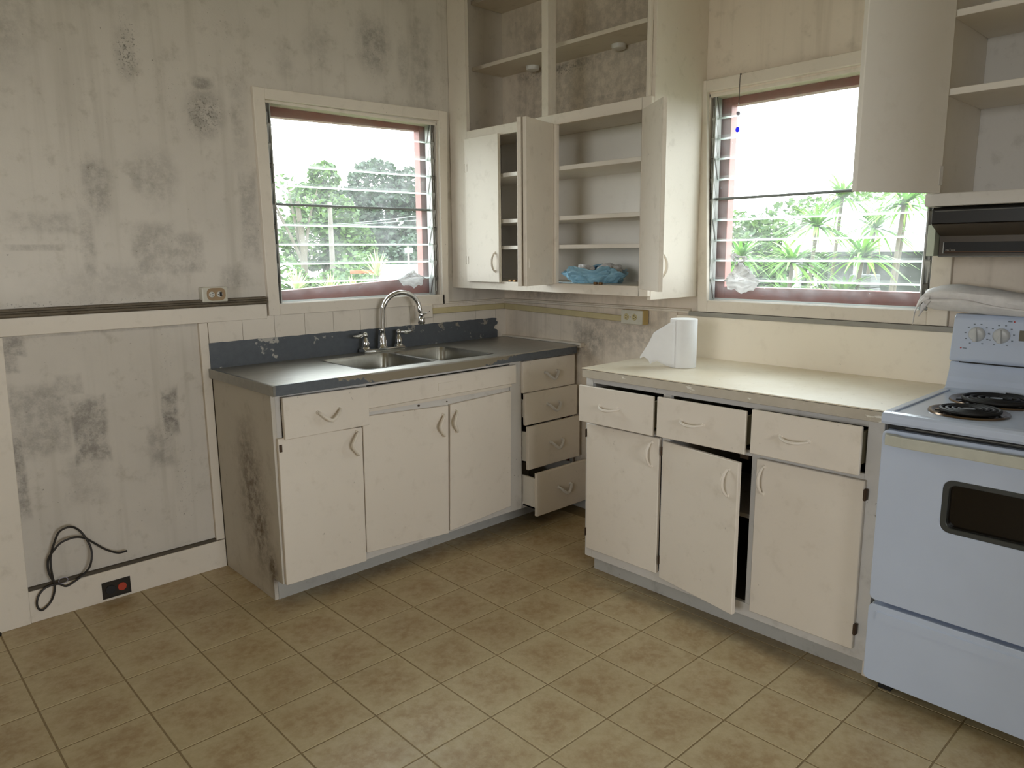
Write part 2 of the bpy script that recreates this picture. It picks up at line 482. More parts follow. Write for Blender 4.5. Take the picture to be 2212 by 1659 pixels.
def sink_front_mat():
    g = N('chipped_blue_front_lip')
    P = g.pos()
    sp = g.node('ShaderNodeSeparateXYZ')
    g.put(sp.inputs[0], P)
    n = g.noise(P, 26, 5, .7)
    n2 = g.noise(P, 60, 3, .6)
    # bare steel only on the middle of the lip, paint kept at both ends and along the right underside
    d = g.math('ABSOLUTE', g.math('ADD', sp.outputs[0], .98))
    d = g.math('ADD', d, g.math('MULTIPLY', g.math('SUBTRACT', sp.outputs[2], .91), -5.5))
    k = g.step(g.math('ADD', d, g.math('MULTIPLY', g.math('ADD', n, -.5), .4)), .40, .43)
    bl = g.mix(n2, lin((98, 103, 108)), lin((72, 77, 83)))
    col = g.mix(k, lin((160, 152, 136)), bl)
    g.bsdf(col, g.math('ADD', g.math('MULTIPLY', k, .2), .3), g.math('SUBTRACT', .85, g.math('MULTIPLY', k, .8)), .5, g.bump(k, .4, .001))
    return g.m
MAT['sink_front'] = sink_front_mat()

# ------------------------------------------------------------------ mesh helpers
ORG = {}

class MB:
    def __init__(s):
        s.v, s.f = [], []
    def add(s, verts, faces):
        b = len(s.v)
        s.v += [Vector(p) for p in verts]
        s.f += [[b + i for i in f] for f in faces]
        return s
    def hexa(s, p):
        return s.add(p, [(0, 3, 2, 1), (4, 5, 6, 7), (0, 1, 5, 4), (1, 2, 6, 5), (2, 3, 7, 6), (3, 0, 4, 7)])
    def box(s, x0, x1, y0, y1, z0, z1):
        return s.hexa([(x0, y0, z0), (x1, y0, z0), (x1, y1, z0), (x0, y1, z0), (x0, y0, z1), (x1, y0, z1), (x1, y1, z1), (x0, y1, z1)])
    def prism(s, poly, fa, fb):
        """poly: list of 2-D points; fa / fb map one to a 3-D point on either cap"""
        n = len(poly)
        vs = [fa(*p) for p in poly] + [fb(*p) for p in poly]
        fs = [tuple(range(n - 1, -1, -1)), tuple(range(n, 2 * n))]
        fs += [(i, (i + 1) % n, n + (i + 1) % n, n + i) for i in range(n)]
        return s.add(vs, fs)
    def tube(s, pts, r, seg=8, closed=False, flat=None):
        pts = [Vector(p) for p in pts]
        n = len(pts)
        if not hasattr(r, '__len__'):
            r = [r] * n
        vs = []
        prev = None
        for i, p in enumerate(pts):
            if closed:
                t = pts[(i + 1) % n] - pts[i - 1]
            else:
                t = pts[min(i + 1, n - 1)] - pts[max(i - 1, 0)]
            t.normalize()
            if prev is None:
                a = Vector((0, 0, 1)) if abs(t.z) < .9 else Vector((1, 0, 0))
                nrm = (a - t * a.dot(t)).normalized()
            else:
                nrm = (prev - t * prev.dot(t)).normalized()
            prev = nrm
            b = t.cross(nrm)
            for k in range(seg):
                an = 2 * PI * k / seg
                vs.append(p + (nrm * math.cos(an) + b * math.sin(an)) * r[i])
        fs = []
        for i in range(n if closed else n - 1):
            j = (i + 1) % n
            for k in range(seg):
                k2 = (k + 1) % seg
                fs.append((i * seg + k, i * seg + k2, j * seg + k2, j * seg + k))
        if not closed:
            fs.append(tuple(range(seg - 1, -1, -1)))
            fs.append(tuple((n - 1) * seg + k for k in range(seg)))
        return s.add(vs, fs)
    def lathe(s, prof, c, axis=(0, 0, 1), seg=24):
        """prof: (radius, height) pairs along axis from c"""
        ax = Vector(axis).normalized()
        a = Vector((1, 0, 0)) if abs(ax.x) < .9 else Vector((0, 1, 0))
        e1 = (a - ax * a.dot(ax)).normalized()
        e2 = ax.cross(e1)
        c = Vector(c)
        vs, fs = [], []
        for r, h in prof:
            for k in range(seg):
                an = 2 * PI * k / seg
                vs.append(c + ax * h + (e1 * math.cos(an) + e2 * math.sin(an)) * max(r, 1e-5))
        for i in range(len(prof) - 1):
            for k in range(seg):
                k2 = (k + 1) % seg
                fs.append((i * seg + k, i * seg + k2, (i + 1) * seg + k2, (i + 1) * seg + k))
        if prof[0][0] > 1e-4:
            fs.append(tuple(range(seg - 1, -1, -1)))
        if prof[-1][0] > 1e-4:
            fs.append(tuple((len(prof) - 1) * seg + k for k in range(seg)))
        return s.add(vs, fs)
    def ball(s, c, r, seg=16, rings=10, sc=(1, 1, 1)):
        b = len(s.v)
        s.lathe([(r * math.sin(PI * i / rings), -r * math.cos(PI * i / rings)) for i in range(rings + 1)], (0, 0, 0), seg=seg)
        for i in range(b, len(s.v)):
            q = s.v[i]
            s.v[i] = Vector((q.x * sc[0] + c[0], q.y * sc[1] + c[1], q.z * sc[2] + c[2]))
        return s
    def grid(s, nu, nv, fn, wrap=False):
        vs = [fn(i / (nu if wrap else nu - 1), j / (nv - 1)) for j in range(nv) for i in range(nu)]
        fs = []
        for j in range(nv - 1):
            for i in range(nu if wrap else nu - 1):
                i2 = (i + 1) % nu
                fs.append((j * nu + i, j * nu + i2, (j + 1) * nu + i2, (j + 1) * nu + i))
        return s.add(vs, fs)
    def xf(s, m, start=0):
        for i in range(start, len(s.v)):
            s.v[i] = m @ s.v[i]
        return s
    def build(s, name, mat, parent=None, bevel=0.0, smooth=False, origin=None, solid=0.0, subsurf=0, seg=1, **props):
        me = bpy.data.meshes.new(name)
        if parent is not None:
            og = ORG[parent.name] if origin is None else Vector(origin)
        elif origin is not None:
            og = Vector(origin)
        else:
            xs = [p.x for p in s.v]; ys = [p.y for p in s.v]; zs = [p.z for p in s.v]
            og = Vector(((min(xs) + max(xs)) / 2, (min(ys) + max(ys)) / 2, min(zs)))
        bm = bmesh.new()
        bv = [bm.verts.new(p - og) for p in s.v]
        for f in s.f:
            if len(set(f)) >= 3:
                try:
                    bm.faces.new([bv[i] for i in f])
                except ValueError:
                    pass
        bmesh.ops.remove_doubles(bm, verts=bm.verts, dist=1e-6)
        bmesh.ops.recalc_face_normals(bm, faces=bm.faces)
        if bevel:
            ed = [e for e in bm.edges if len(e.link_faces) == 2 and e.calc_face_angle(0) > .5]
            bmesh.ops.bevel(bm, geom=ed, offset=bevel, segments=seg, profile=.6, affect='EDGES', clamp_overlap=True)
        if smooth:
            for f in bm.faces:
                f.smooth = True
        bm.to_mesh(me)
        bm.free()
        me.materials.append(mat)
        if smooth:
            try:
                me.set_sharp_from_angle(angle=math.radians(42))
            except Exception:
                pass
        o = bpy.data.objects.new(name, me)
        COL.objects.link(o)
        if parent is not None:
            o.parent = parent
            o.location = og - ORG[parent.name]
        else:
            o.location = og
        ORG[o.name] = og.copy()
        if solid:
            md = o.modifiers.new('thickness', 'SOLIDIFY')
            md.thickness = solid
            md.offset = 0
        if subsurf:
            md = o.modifiers.new('smooth', 'SUBSURF')
            md.levels = md.render_levels = subsurf
        for k, v in props.items():
            o[k] = v
        return o

def thing(name, label, cat, loc, group=None, kind=None):
    o = bpy.data.objects.new(name, None)
    o.empty_display_size = .05
    COL.objects.link(o)
    o.location = loc
    ORG[o.name] = Vector(loc)
    if kind:
        o['kind'] = kind
    else:
        o['label'] = label
        o['category'] = cat
    if group:
        o['group'] = group
    return o

def tag(o, label, cat, group=None):
    o['label'] = label
    o['category'] = cat
    if group:
        o['group'] = group
    return o

def bx(name, mat, parent, x0, x1, y0, y1, z0, z1, bevel=.0015, **k):
    return MB().box(min(x0, x1), max(x0, x1), min(y0, y1), max(y0, y1), min(z0, z1), max(z0, z1)).build(name, mat, parent, bevel, **k)

def spline(pts, n=6):
    """Catmull-Rom through the points"""
    P = [Vector(p) for p in pts]
    P = [P[0] * 2 - P[1]] + P + [P[-1] * 2 - P[-2]]
    out = []
    for i in range(1, len(P) - 2):
        a, b, c, d = P[i - 1], P[i], P[i + 1], P[i + 2]
        for k in range(n):
            t = k / n
            out.append(.5 * ((2 * b) + (c - a) * t + (2 * a - 5 * b + 4 * c - d) * t * t + (3 * b - a - 3 * c + d) * t ** 3))
    out.append(P[-2])
    return out

# ================================================================== SETTING
CEIL = 2.95
# ---- floor with its tiles
T = .256
fl = MB().box(-7.6, .15, -8.1, .12, -.12, -.0009).build('floor', MAT['grout'], None, origin=(0, 0, 0), kind='structure')
tm = MB().box(-T / 2 + .0028, T / 2 - .0028, -T / 2 + .0028, T / 2 - .0028, -.0019, 0.0).build('tile', MAT['tile'], fl, .0008, origin=(0, 0, 0))
first = True
for c in range(-4, 12):
    for r in range(-2, 11):
        x, y = (c + .5) * T - 2.915, -(r + .5) * T - .43
        if y > .05 or x > .02:
            continue
        if x > -.45 and y < -1.4:
            continue
        if x < -2.2 and y < -1.6:
            continue
        if first:
            o = tm
            first = False
        else:
            o = tm.copy()
            COL.objects.link(o)
            o.parent = fl
        o.location = (x, y, 0)

MB().box(-7.6, .15, -8.1, .15, CEIL, CEIL + .1).build('ceiling', MAT['ceiling'], None, origin=(0, 0, CEIL), kind='structure')

# ---- walls with openings
def wall_A():
    m = MB()
    y0, y1 = .02, .14
    m.box(-7.6, -1.43, y0, y1, 0, CEIL).box(-.46, .15, y0, y1, 0, CEIL)
    m.box(-1.43, -.46, y0, y1, 0, 1.19).box(-1.43, -.46, y0, y1, 2.12, CEIL)
    return m.build('wall_left', MAT['wall_a'], None, origin=(0, 0, 0), kind='structure')
WA = wall_A()
def wall_B():
    m = MB()
    x0, x1 = .03, .15
    m.box(x0, x1, -1.35, .02, 0, CEIL).box(x0, x1, -8.1, -2.335, 0, CEIL)
    m.box(x0, x1, -2.335, -1.35, 0, 1.19).box(x0, x1, -2.335, -1.35, 2.12, CEIL)
    return m.build('wall_right', MAT['wall_b'], None, origin=(0, 0, 0), kind='structure')
WB = wall_B()
# the rest of the room behind the camera: a far window wall, a far side door, then two added unseen walls that block light
RY, SX = -8.0, -7.5
def holed(axis, c, t, a0, a1, h0, h1, z0, z1, name):
    m = MB()
    def seg(p, q, za, zb):
        if axis == 'y':
            m.box(p, q, c - t, c, za, zb)
        else:
            m.box(c - t, c, p, q, za, zb)
    seg(a0, h0, 0, CEIL); seg(h1, a1, 0, CEIL); seg(h0, h1, 0, z0); seg(h0, h1, z1, CEIL)
    m.build(name, MAT['wall_plain'], None, origin=((a0 + a1) / 2 if axis == 'y' else c, c if axis == 'y' else (a0 + a1) / 2, 0), kind='structure')
holed('y', RY, .1, SX - .1, .15, RO[0], RO[1], RO[2], RO[3], 'wall_rear')
holed('x', SX, .1, RY - .1, .15, SO[0], SO[1], SO[2], SO[3], 'wall_side')
bx('added_shade_wall', MAT['wall_plain'], None, -3.14, -3.02, -1.8, .02, 0, 1.3, 0, kind='structure')  # added unseen half wall, shades the left floor and lower wall
bx('added_shade_wall', MAT['wall_plain'], None, -1.0, .03, -3.42, -3.54, 0, CEIL, 0, kind='structure')  # added unseen wall, keeps rear daylight off the hood door and right floor

# ---- planks of the left wall below the window, and of the right wall below its rail
x = -1.765
while x < .02:
    w_ = min(.154, .026 - x)
    bx('plank', MAT['cream_dull'], WA, x + .0003, x + w_ - .0003, .004, .021, .90, 1.15, .0005)
    x += .155
y = .01
while y > -1.22:
    bx('plank', MAT['wall_b'], WB, .022, .031, y - .0003, y - .1537, .05, 1.150, .0005)
    y -= .154

# ---- boards on the left wall
bx('rail_board', MAT['cream_dull'], WA, -4.2, -1.49, 0, .021, 1.138, 1.206, .002)
bx('stile_board', MAT['cream_dull'], WA, -1.806, -1.768, 0, .021, .136, 1.137, .002)
MB().hexa([(-4.2, -.006, 0), (-2.553, -.006, 0), (-2.553, .021, 0), (-4.2, .021, 0),
           (-4.2, -.006, 1.136), (-2.526, -.006, 1.136), (-2.526, .021, 1.136), (-4.2, .021, 1.136)]).build('stile_board', MAT['cream_dull'], WA, .002)
m = MB().prism([(0.0, 1.206), (-.012, 1.212), (-.012, 1.219), (-.002, 1.222), (-.002, 1.228), (-.010, 1.231), (-.010, 1.238), (.021, 1.240), (.021, 1.206)],
               lambda a, b: (-4.2, a, b), lambda a, b: (-1.490, a, b))
m.build('trim_1', MAT['groove'], None, origin=(-2.8, 0, 1.2), kind='structure')
bx('trim_2', MAT['skirt_gap'], None, -2.548, -1.806, .004, .021, .131, .144, .001, kind='structure')
bx('baseboard_left', MAT['cream_dull'], None, -2.553, -1.768, -.001, .021, 0, .131, .002, kind='structure')
bx('baseboard_right', MAT['kick'], None, .006, .031, -1.2, 0.0, 0, .10, .002, kind='structure')
# ---- boards on the right wall
m = MB().prism([(.031, 1.139), (.008, 1.139), (.004, 1.143), (.004, 1.149), (.010, 1.152), (.010, 1.156), (.031, 1.160)],
               lambda a, b: (a, .02, b), lambda a, b: (a, -1.30, b))
m.build('trim_3', MAT['cream_dull'], None, origin=(0, -.6, 1.13), kind='structure')
m = MB().prism([(.02, 1.139), (.006, 1.139), (.002, 1.143), (.002, 1.149), (.008, 1.152), (.008, 1.156), (.02, 1.160)],
               lambda a, b: (-.445, a, b), lambda a, b: (.028, a, b))
m.build('trim_4', MAT['cream_dull'], None, origin=(-.2, 0, 1.13), kind='structure')
bx('trim_5', MAT['grey_band'], None, .001, .031, -1.30, -2.45, 1.129, 1.148, .001, kind='structure')
bx('trim_6', MAT['board_b'], None, .008, .031, -1.228, -2.46, .925, 1.128, .002, kind='structure')
bx('trim_7', MAT['cream_dull'], None, -.014, .030, .018, -.632, .916, .942, .003, kind='structure')   # ledge at the sink end

# ---- louvre windows
BLADE = [1.208, 1.295, 1.384, 1.476, 1.567, 1.662, 1.749, 1.840, 1.927, 2.018]
def louvre_window(name, a0, a1, fn, casing, brown, lean=None):
    """fn(a, n, z): a along the wall, n outwards through it"""
    root = thing(name, None, None, fn((a0 + a1) / 2, 0, 1.2), kind='structure')
    def hx(nm, mat, lo, hi, n0, n1, bev=.002):
        # lo/hi: ((aL, z), (aR, z)) bottom and top
        p = []
        for (l, r) in (lo, hi):
            p += [fn(l[0], n0, l[1]), fn(r[0], n0, r[1]), fn(r[0], n1, r[1]), fn(l[0], n1, l[1])]
        return MB().hexa(p).build(nm, mat, root, bev)
    for lo, hi in casing:
        hx('casing_board', MAT['cream_dull'], lo, hi, -.004, .021)
    # jamb lining inside the reveal
    for b in ((a0, a0 + .006, 1.19, 2.12), (a1 - .006, a1, 1.19, 2.12)):
        hx('jamb', MAT['cream_dull'], ((b[0], b[2]), (b[1], b[2])), ((b[0], b[3]), (b[1], b[3])), .018, .10, .001)
    hx('head_lining', MAT['cream_dull'], ((a0, 2.106), (a1, 2.106)), ((a0, 2.12), (a1, 2.12)), .018, .095, .001)
    hx('sill', MAT['cream_dull'], ((a0, 1.188), (a1, 1.188)), ((a0, 1.203), (a1, 1.203)), .006, .10, .002)
    # red-brown frame on the outside
    for lo, hi in brown:
        hx('outer_frame_board', MAT['brown'], lo, hi, .092, .145)
    # aluminium side channels with clips
    for s, (c0, c1) in enumerate(((a0 + .006, a0 + .03), (a1 - .036, a1 - .006))):
        hx('side_channel', MAT['alu'], ((c0, 1.203), (c1, 1.203)), ((c0, 2.106), (c1, 2.106)), .052, .072, .001)
        e = c1 if s == 0 else c0
        hx('channel_lip', MAT['alu'], ((e - .003, 1.203), (e + .003, 1.203)), ((e - .003, 2.106), (e + .003, 2.106)), .024, .072, .0005)
        q = (c0 + c1) / 2
        hx('lift_rod', MAT['alu'], ((q - .003, 1.22), (q + .003, 1.22)), ((q - .003, 1.62), (q + .003, 1.62)), .030, .036, .0005)
        hx('lift_rod', MAT['alu'], ((q - .003, 1.69), (q + .003, 1.69)), ((q - .003, 2.07), (q + .003, 2.07)), .030, .036, .0005)
        for k, zb in enumerate(BLADE):
            mm = MB()
            w0, w1 = (c0 + .008, c1 + .004) if s == 0 else (c0 - .004, c1 - .008)
            pts = [(.052, zb + .004), (.060, zb + .0), (.046, zb + .055), (.030, zb + .096), (.024, zb + .09)]
            mm.prism(pts, lambda a, b: fn(w0, a, b), lambda a, b: fn(w1, a, b))
            mm.build('blade_clip', MAT['alu'] if k % 3 else MAT['alu_dark'], root, .0005)
    # glass blades: bottom edge leans out over the top of the one below
    g0, g1 = a0 + .028, a1 - .034
    for k, zb in enumerate(BLADE):
        zt = zb + .102 if k < 9 else 2.112
        nb, ntp = .058, .038
        p = [fn(g0, nb, zb), fn(g1, nb, zb), fn(g1, nb + .0055, zb), fn(g0, nb + .0055, zb),
             fn(g0, ntp, zt), fn(g1, ntp, zt), fn(g1, ntp + .0055, zt), fn(g0, ntp + .0055, zt)]
        pane = MB().hexa(p).build('pane', MAT['glass'], root)
        ed = MB()
        e0, e1 = zb - .003, zb + .0045
        ed.hexa([fn(g0, nb - .0006, e0), fn(g1, nb - .0006, e0), fn(g1, nb + .0062, e0), fn(g0, nb + .0062, e0),
                 fn(g0, nb - .0010, e1), fn(g1, nb - .0010, e1), fn(g1, nb + .0058, e1), fn(g0, nb + .0058, e1)])
        ed.build('ground_edge', MAT['glass_edge'], pane)
    hx('mullion_bar', MAT['alu_dark'], ((g0, 1.657), (g1, 1.657)), ((g0, 1.668), (g1, 1.668)), .048, .062, .001)
    return root
fA = lambda a, n, z: (a, n, z)
fB = lambda a, n, z: (n + .01, -a, z)
CA = [(((-1.480, 1.150), (-1.426, 1.150)), ((-1.489, 2.165), (-1.434, 2.165))),
      (((-.447, 1.150), (-.440, 1.150)), ((-.457, 2.182), (-.400, 2.182))),
      (((-1.434, 2.117), (-.457, 2.130)), ((-1.434, 2.164), (-.457, 2.181))),
      (((-1.426, 1.150), (-.447, 1.150)), ((-1.426, 1.203), (-.447, 1.203)))]
CA[1] = (((-.460, 1.150), (-.420, 1.150)), ((-.458, 2.182), (-.400, 2.182)))
BA = [(((-1.46, 1.19), (-1.385, 1.19)), ((-1.46, 2.13), (-1.385, 2.13))), (((-.520, 1.19), (-.44, 1.19)), ((-.520, 2.13), (-.44, 2.13))),
      (((-1.385, 2.062), (-.520, 2.082)), ((-1.385, 2.13), (-.520, 2.13))), (((-1.385, 1.19), (-.520, 1.19)), ((-1.385, 1.256), (-.520, 1.298)))]
W1 = louvre_window('window_1', -1.432, -.458, fA, CA, BA)
CB = [(((1.345, 1.150), (1.395, 1.150)), ((1.302, 2.178), (1.352, 2.178))),
      (((2.335, 1.150), (2.405, 1.150)), ((2.335, 2.178), (2.395, 2.178))),
      (((1.352, 2.128), (2.335, 2.128)), ((1.352, 2.178), (2.335, 2.178))),
      (((1.395, 1.150), (2.335, 1.150)), ((1.395, 1.203), (2.335, 1.203)))]
BB = [(((1.34, 1.19), (1.425, 1.19)), ((1.34, 2.13), (1.425, 2.13))), (((2.29, 1.19), (2.36, 1.19)), ((2.29, 2.13), (2.36, 2.13))),
      (((1.425, 2.072), (2.29, 2.072)), ((1.425, 2.13), (2.29, 2.13))), (((1.425, 1.19), (2.29, 1.19)), ((1.425, 1.265), (2.29, 1.265)))]
W2 = louvre_window('window_2', 1.355, 2.335, fB, CB, BB)

# ================================================================== HANDLES
def v_handle(parent, c, along, dip, out, mat, half=.050, depth=.036):
    """dipped strap pull: c centre, along / dip / out unit vectors"""
    c, along, dip, out = Vector(c), Vector(along), Vector(dip), Vector(out)
    P = [(-half, 0, 0), (-half * .93, .002, .012), (-half * .5, depth * .62, .022), (0, depth, .026), (half * .5, depth * .62, .022), (half * .93, .002, .012), (half, 0, 0)]
    pts = spline([c + along * a + dip * b + out * n for a, b, n in P], 4)
    n = len(pts)
    r = [.0056 + .0026 * math.sin(PI * i / (n - 1)) for i in range(n)]
    mb = MB().tube(pts, r, 8)
    for s in (-1, 1):
        mb.lathe([(.009, -.002), (.008, .003), (.004, .005)], c + along * half * s, out, 10)
    return mb.build('handle', mat, parent, smooth=True)
def arch_handle(parent, c, along, out, mat, half=.052, side=None, sag=0.0):
    c, along, out = Vector(c), Vector(along), Vector(out)
    side = Vector(side) if side is not None else Vector((0, 0, 0))
    P = [(-half, 0, -.001), (-half * .85, .4, .010), (-half * .4, .9, .022), (0, 1, .025), (half * .4, .9, .022), (half * .85, .4, .010), (half, 0, -.001)]
    pts = spline([c + along * a + side * (sag * b) + out * n for a, b, n in P], 4)
    n = len(pts)
    r = [.0030 + .0036 * math.sin(PI * i / (n - 1)) for i in range(n)]
    mb = MB().tube(pts, r, 8)
    for s in (-1, 1):
        mb.lathe([(.008, -.002), (.006, .003), (.002, .004)], c + along * half * .96 * s, out, 10)
    return mb.build('handle', mat, parent, smooth=True)

# ================================================================== SINK CABINET
sc = thing('sink_cabinet', 'cream base cabinet under the steel sink with brown stained end panel and open drawers', 'cabinet', (-.88, -.28, 0))
YF = -.575
MB().prism([(-.575, .1), (-.575, .888), (.0, .888), (.0, 0), (-.49, 0), (-.49, .1)], lambda a, b: (-1.765, a, b), lambda a, b: (-1.748, a, b)).build('side_panel', MAT['sc_side'], sc, .001)
m = MB()
def fr(x0, x1, z0, z1):
    m.box(x0, x1, YF, YF + .02, z0, z1)
fr(-1.748, -1.728, .10, .888); fr(-1.382, -1.330, .126, .872); fr(-.915, -.878, .126, .700); fr(-.490, -.407, .088, .888); fr(-.012, .0, .088, .888)
fr(-1.728, -.490, .872, .888); fr(-.407, -.012, .874, .888); fr(-1.330, -.490, .700, .770); fr(-1.728, -1.382, .690, .712); fr(-1.728, -.490, .088, .126); fr(-.407, -.012, .088, .124)
m.build('face_frame', MAT['cream_frame'], sc, .0015)
MB().hexa([(-1.748, -.492, 0), (0, -.480, 0), (0, -.465, 0), (-1.748, -.475, 0), (-1.748, -.492, .1), (0, -.480, .1), (0, -.465, .1), (-1.748, -.475, .1)]).build('toe_kick', MAT['kick'], sc)
bx('bottom_board', MAT['dark_in'], sc, -1.748, 0, -.555, -.005, .10, .112)
bx('partition', MAT['cream_frame'], sc, -.424, -.407, -.555, -.005, .112, .885)
bx('drawer_well', MAT['maroon'], sc, -.405, -.0, -.020, -.006, .112, .885)
bx('drawer_well', MAT['maroon'], sc, -.012, .0, -.55, -.02, .112, .885)
bx('drawer_well', MAT['maroon'], sc, -.4065, -.403, -.55, -.02, .124, .880)
def quad_panel(nm, mat, parent, c4, y, t=.019, bev=.002):
    """c4: bl, br, tr, tl as (x, z); front at y"""
    bl, br, tr, tl = c4
    return MB().hexa([(bl[0], y, bl[1]), (br[0], y, br[1]), (br[0], y + t, br[1]), (bl[0], y + t, bl[1]),
                      (tl[0], y, tl[1]), (tr[0], y, tr[1]), (tr[0], y + t, tr[1]), (tl[0], y + t, tl[1])]).build(nm, mat, parent, bev)
CR = MAT['cream']
OUT, UP, RX = (0, -1, 0), (0, 0, 1), (1, 0, 0)
d = quad_panel('door', CR, sc, ((-1.758, .100), (-1.380, .091), (-1.373, .699), (-1.755, .715)), -.595)
v_handle(d, (-1.401, -.597, .633), UP, (-1, 0, 0), OUT, MAT['cream_dull'])
MB().box(-1.752, -1.740, -.598, -.594, .66, .69).build('hinge', MAT['rust'], d, .001)
d = quad_panel('door', CR, sc, ((-1.376, .128), (-.917, .093), (-.902, .723), (-1.367, .743)), -.595)
v_handle(d, (-.936, -.597, .634), UP, (-1, 0, 0), OUT, MAT['cream_dull'])
d = quad_panel('door', CR, sc, ((-.909, .102), (-.506, .128), (-.496, .737), (-.890, .725)), -.595)
v_handle(d, (-.857, -.597, .640), UP, (-1, 0, 0), OUT, MAT['cream_dull'], depth=.030)
MB().box(-1.335, -.455, -.590, -.572, .772, .868).build('apron', CR, sc, .003)
MB().prism([(-.575, .756), (-.592, .758), (-.594, .764), (-.588, .771), (-.575, .773)], lambda a, b: (-1.333, a, b), lambda a, b: (-.490, a, b)).build('apron_moulding', CR, sc)
bx('apron_patch', CR, sc, -.955, -.845, -.5925, -.588, .800, .835, .001)
bx('catch', MAT['rust'], sc, -1.066, -1.056, -.583, -.574, .740, .748, .002)
bx('catch', MAT['rust'], sc, -.900, -.893, -.580, -.574, .736, .742, .002)
d = quad_panel('drawer', CR, sc, ((-1.729, .708), (-1.340, .705), (-1.340, .872), (-1.730, .879)), -.605)
v_handle(d, (-1.532, -.607, .797), RX, (0, 0, -1), OUT, MAT['cream_dull'])
m = MB().box(-1.72, -1.71, -.587, -.1, .72, .86).box(-1.36, -1.35, -.587, -.1, .72, .86).box(-1.72, -1.35, -.587, -.1, .72, .73)
m.build('drawer_box', MAT['cream_frame'], d)
# the stack of four, each pulled further out than the one above
for k, (z0, z1, pull) in enumerate(((.713, .879, 0.0), (.545, .712, .018), (.310, .540, .038), (.072, .303, .10))):
    y = -.595 - pull
    d = quad_panel('drawer', CR, sc, ((-.413, z0), (-.016, z0), (-.016, z1), (-.413, z1)), y)
    hz = (z0 + z1) / 2 + .008
    v_handle(d, (-.205, y - .002, hz), RX, (0, 0, -1), OUT, MAT['cream_frame'], half=.046)
    y2 = y + .019
    bz = z1 - .035 if k else z1 - .02
    m = MB().box(-.398, -.387, y2, y2 + .44, z0 + .03, bz).box(-.036, -.025, y2, y2 + .44, z0 + .03, bz).box(-.398, -.025, y2, y2 + .44, z0 + .03, z0 + .038).box(-.398, -.025, y2 + .43, y2 + .44, z0 + .03, bz)
    m.build('drawer_box', MAT['cream_clean'], d)

# ---- sink counter: one steel sheet with splash and two bowls
skc = thing('sink_counter', 'worn steel double bowl sink counter with flaking blue grey paint', 'sink', (-.9, -.31, .885))
ZT = .932
bow = [(-1.300, -.927, -.530, -.120), (-.900, -.572, -.545, -.130)]
m = MB()
xs = [-1.775, -1.300, -.927, -.900, -.572, -.016]
ys = [-.628, -.545, -.125, .0]
def deck(x0, x1, y0, y1):
    m.box(x0, x1, y0, y1, ZT - .006, ZT)
deck(-1.775, -1.300, -.628, 0); deck(-.572, -.016, -.628, 0); deck(-.927, -.900, -.628, 0)
deck(-1.300, -.927, -.628, -.530); deck(-1.300, -.927, -.120, 0); deck(-.900, -.572, -.628, -.545); deck(-.900, -.572, -.130, 0)
m.build('deck', MAT['sink_deck'], skc)
def rrect(x0, x1, y0, y1, r, z, n=5):
    out = []
    for cx, cy, a in ((x1 - r, y1 - r, 0), (x0 + r, y1 - r, 90), (x0 + r, y0 + r, 180), (x1 - r, y0 + r, 270)):
        for i in range(n + 1):
            t = math.radians(a + 90 * i / n)
            out.append((cx + r * math.cos(t), cy + r * math.sin(t), z))
    return out
for (x0, x1, y0, y1) in bow:
    m = MB()
    loops = [rrect(x0 - .006, x1 + .006, y0 - .006, y1 + .006, .012, ZT + .0015), rrect(x0 + .002, x1 - .002, y0 + .002, y1 - .002, .03, ZT + .001),
             rrect(x0 + .006, x1 - .006, y0 + .006, y1 - .006, .04, ZT - .02),
             rrect(x0 + .014, x1 - .014, y0 + .014, y1 - .014, .05, ZT - .15), rrect(x0 + .04, x1 - .04, y0 + .04, y1 - .04, .05, ZT - .175)]
    n = len(loops[0])
    vs = [p for l in loops for p in l]
    fs = [(i * n + k, i * n + (k + 1) % n, (i + 1) * n + (k + 1) % n, (i + 1) * n + k) for i in range(len(loops) - 1) for k in range(n)]
    fs.append(tuple((len(loops) - 1) * n + k for k in range(n)))
    b = m.add(vs, fs).build('bowl', MAT['steel'], skc, smooth=True)
    MB().lathe([(.04, .004), (.038, .006), (.02, .003), (.001, .002)], ((x0 + x1) / 2, (y0 + y1) / 2, ZT - .176), seg=20).build('drain', MAT['chrome'], b, smooth=True)
m = MB().hexa([(-1.775, -.634, .893), (-.016, -.610, .886), (-.016, -.600, .886), (-1.775, -.62, .893),
               (-1.775, -.634, .934), (-.016, -.610, .930), (-.016, -.600, .930), (-1.775, -.62, .934)])
m.build('front_lip', MAT['sink_front'], skc, .002)
MB().hexa([(-1.780, -.634, .893), (-1.768, -.634, .893), (-1.768, 0, .893), (-1.780, 0, .893), (-1.780, -.634, .934), (-1.768, -.634, .934), (-1.768, 0, .934), (-1.780, 0, .934)]).build('end_lip', MAT['steel'], skc, .001)
bx('end_lip', MAT['sink_splash'], skc, -.020, -.013, -.60, 0, .893, .933)
bx('substrate', MAT['dark_in'], skc, -1.765, -1.34, -.61, -.01, .889, .925)
bx('substrate', MAT['dark_in'], skc, -.55, -.02, -.595, -.01, .889, .925)
# splash with its torn right end
prof = [(-1.77, .930), (-1.77, 1.047)]
for i in range(60):
    xx = -1.77 + (i + 1) * (1.705 / 60)
    prof.append((xx, 1.047 + .0012 * math.sin(i * 2.1)))
prof += [(-.058, 1.040), (-.066, 1.032), (-.052, 1.022), (-.056, 1.008), (-.074, 1.002), (-.082, .990), (-.078, .982), (-.060, .978), (-.054, .970), (-.055, .930)]
MB().prism(prof, lambda a, b: (a, -.004, b), lambda a, b: (a, .003, b)).build('backsplash', MAT['sink_splash'], skc)

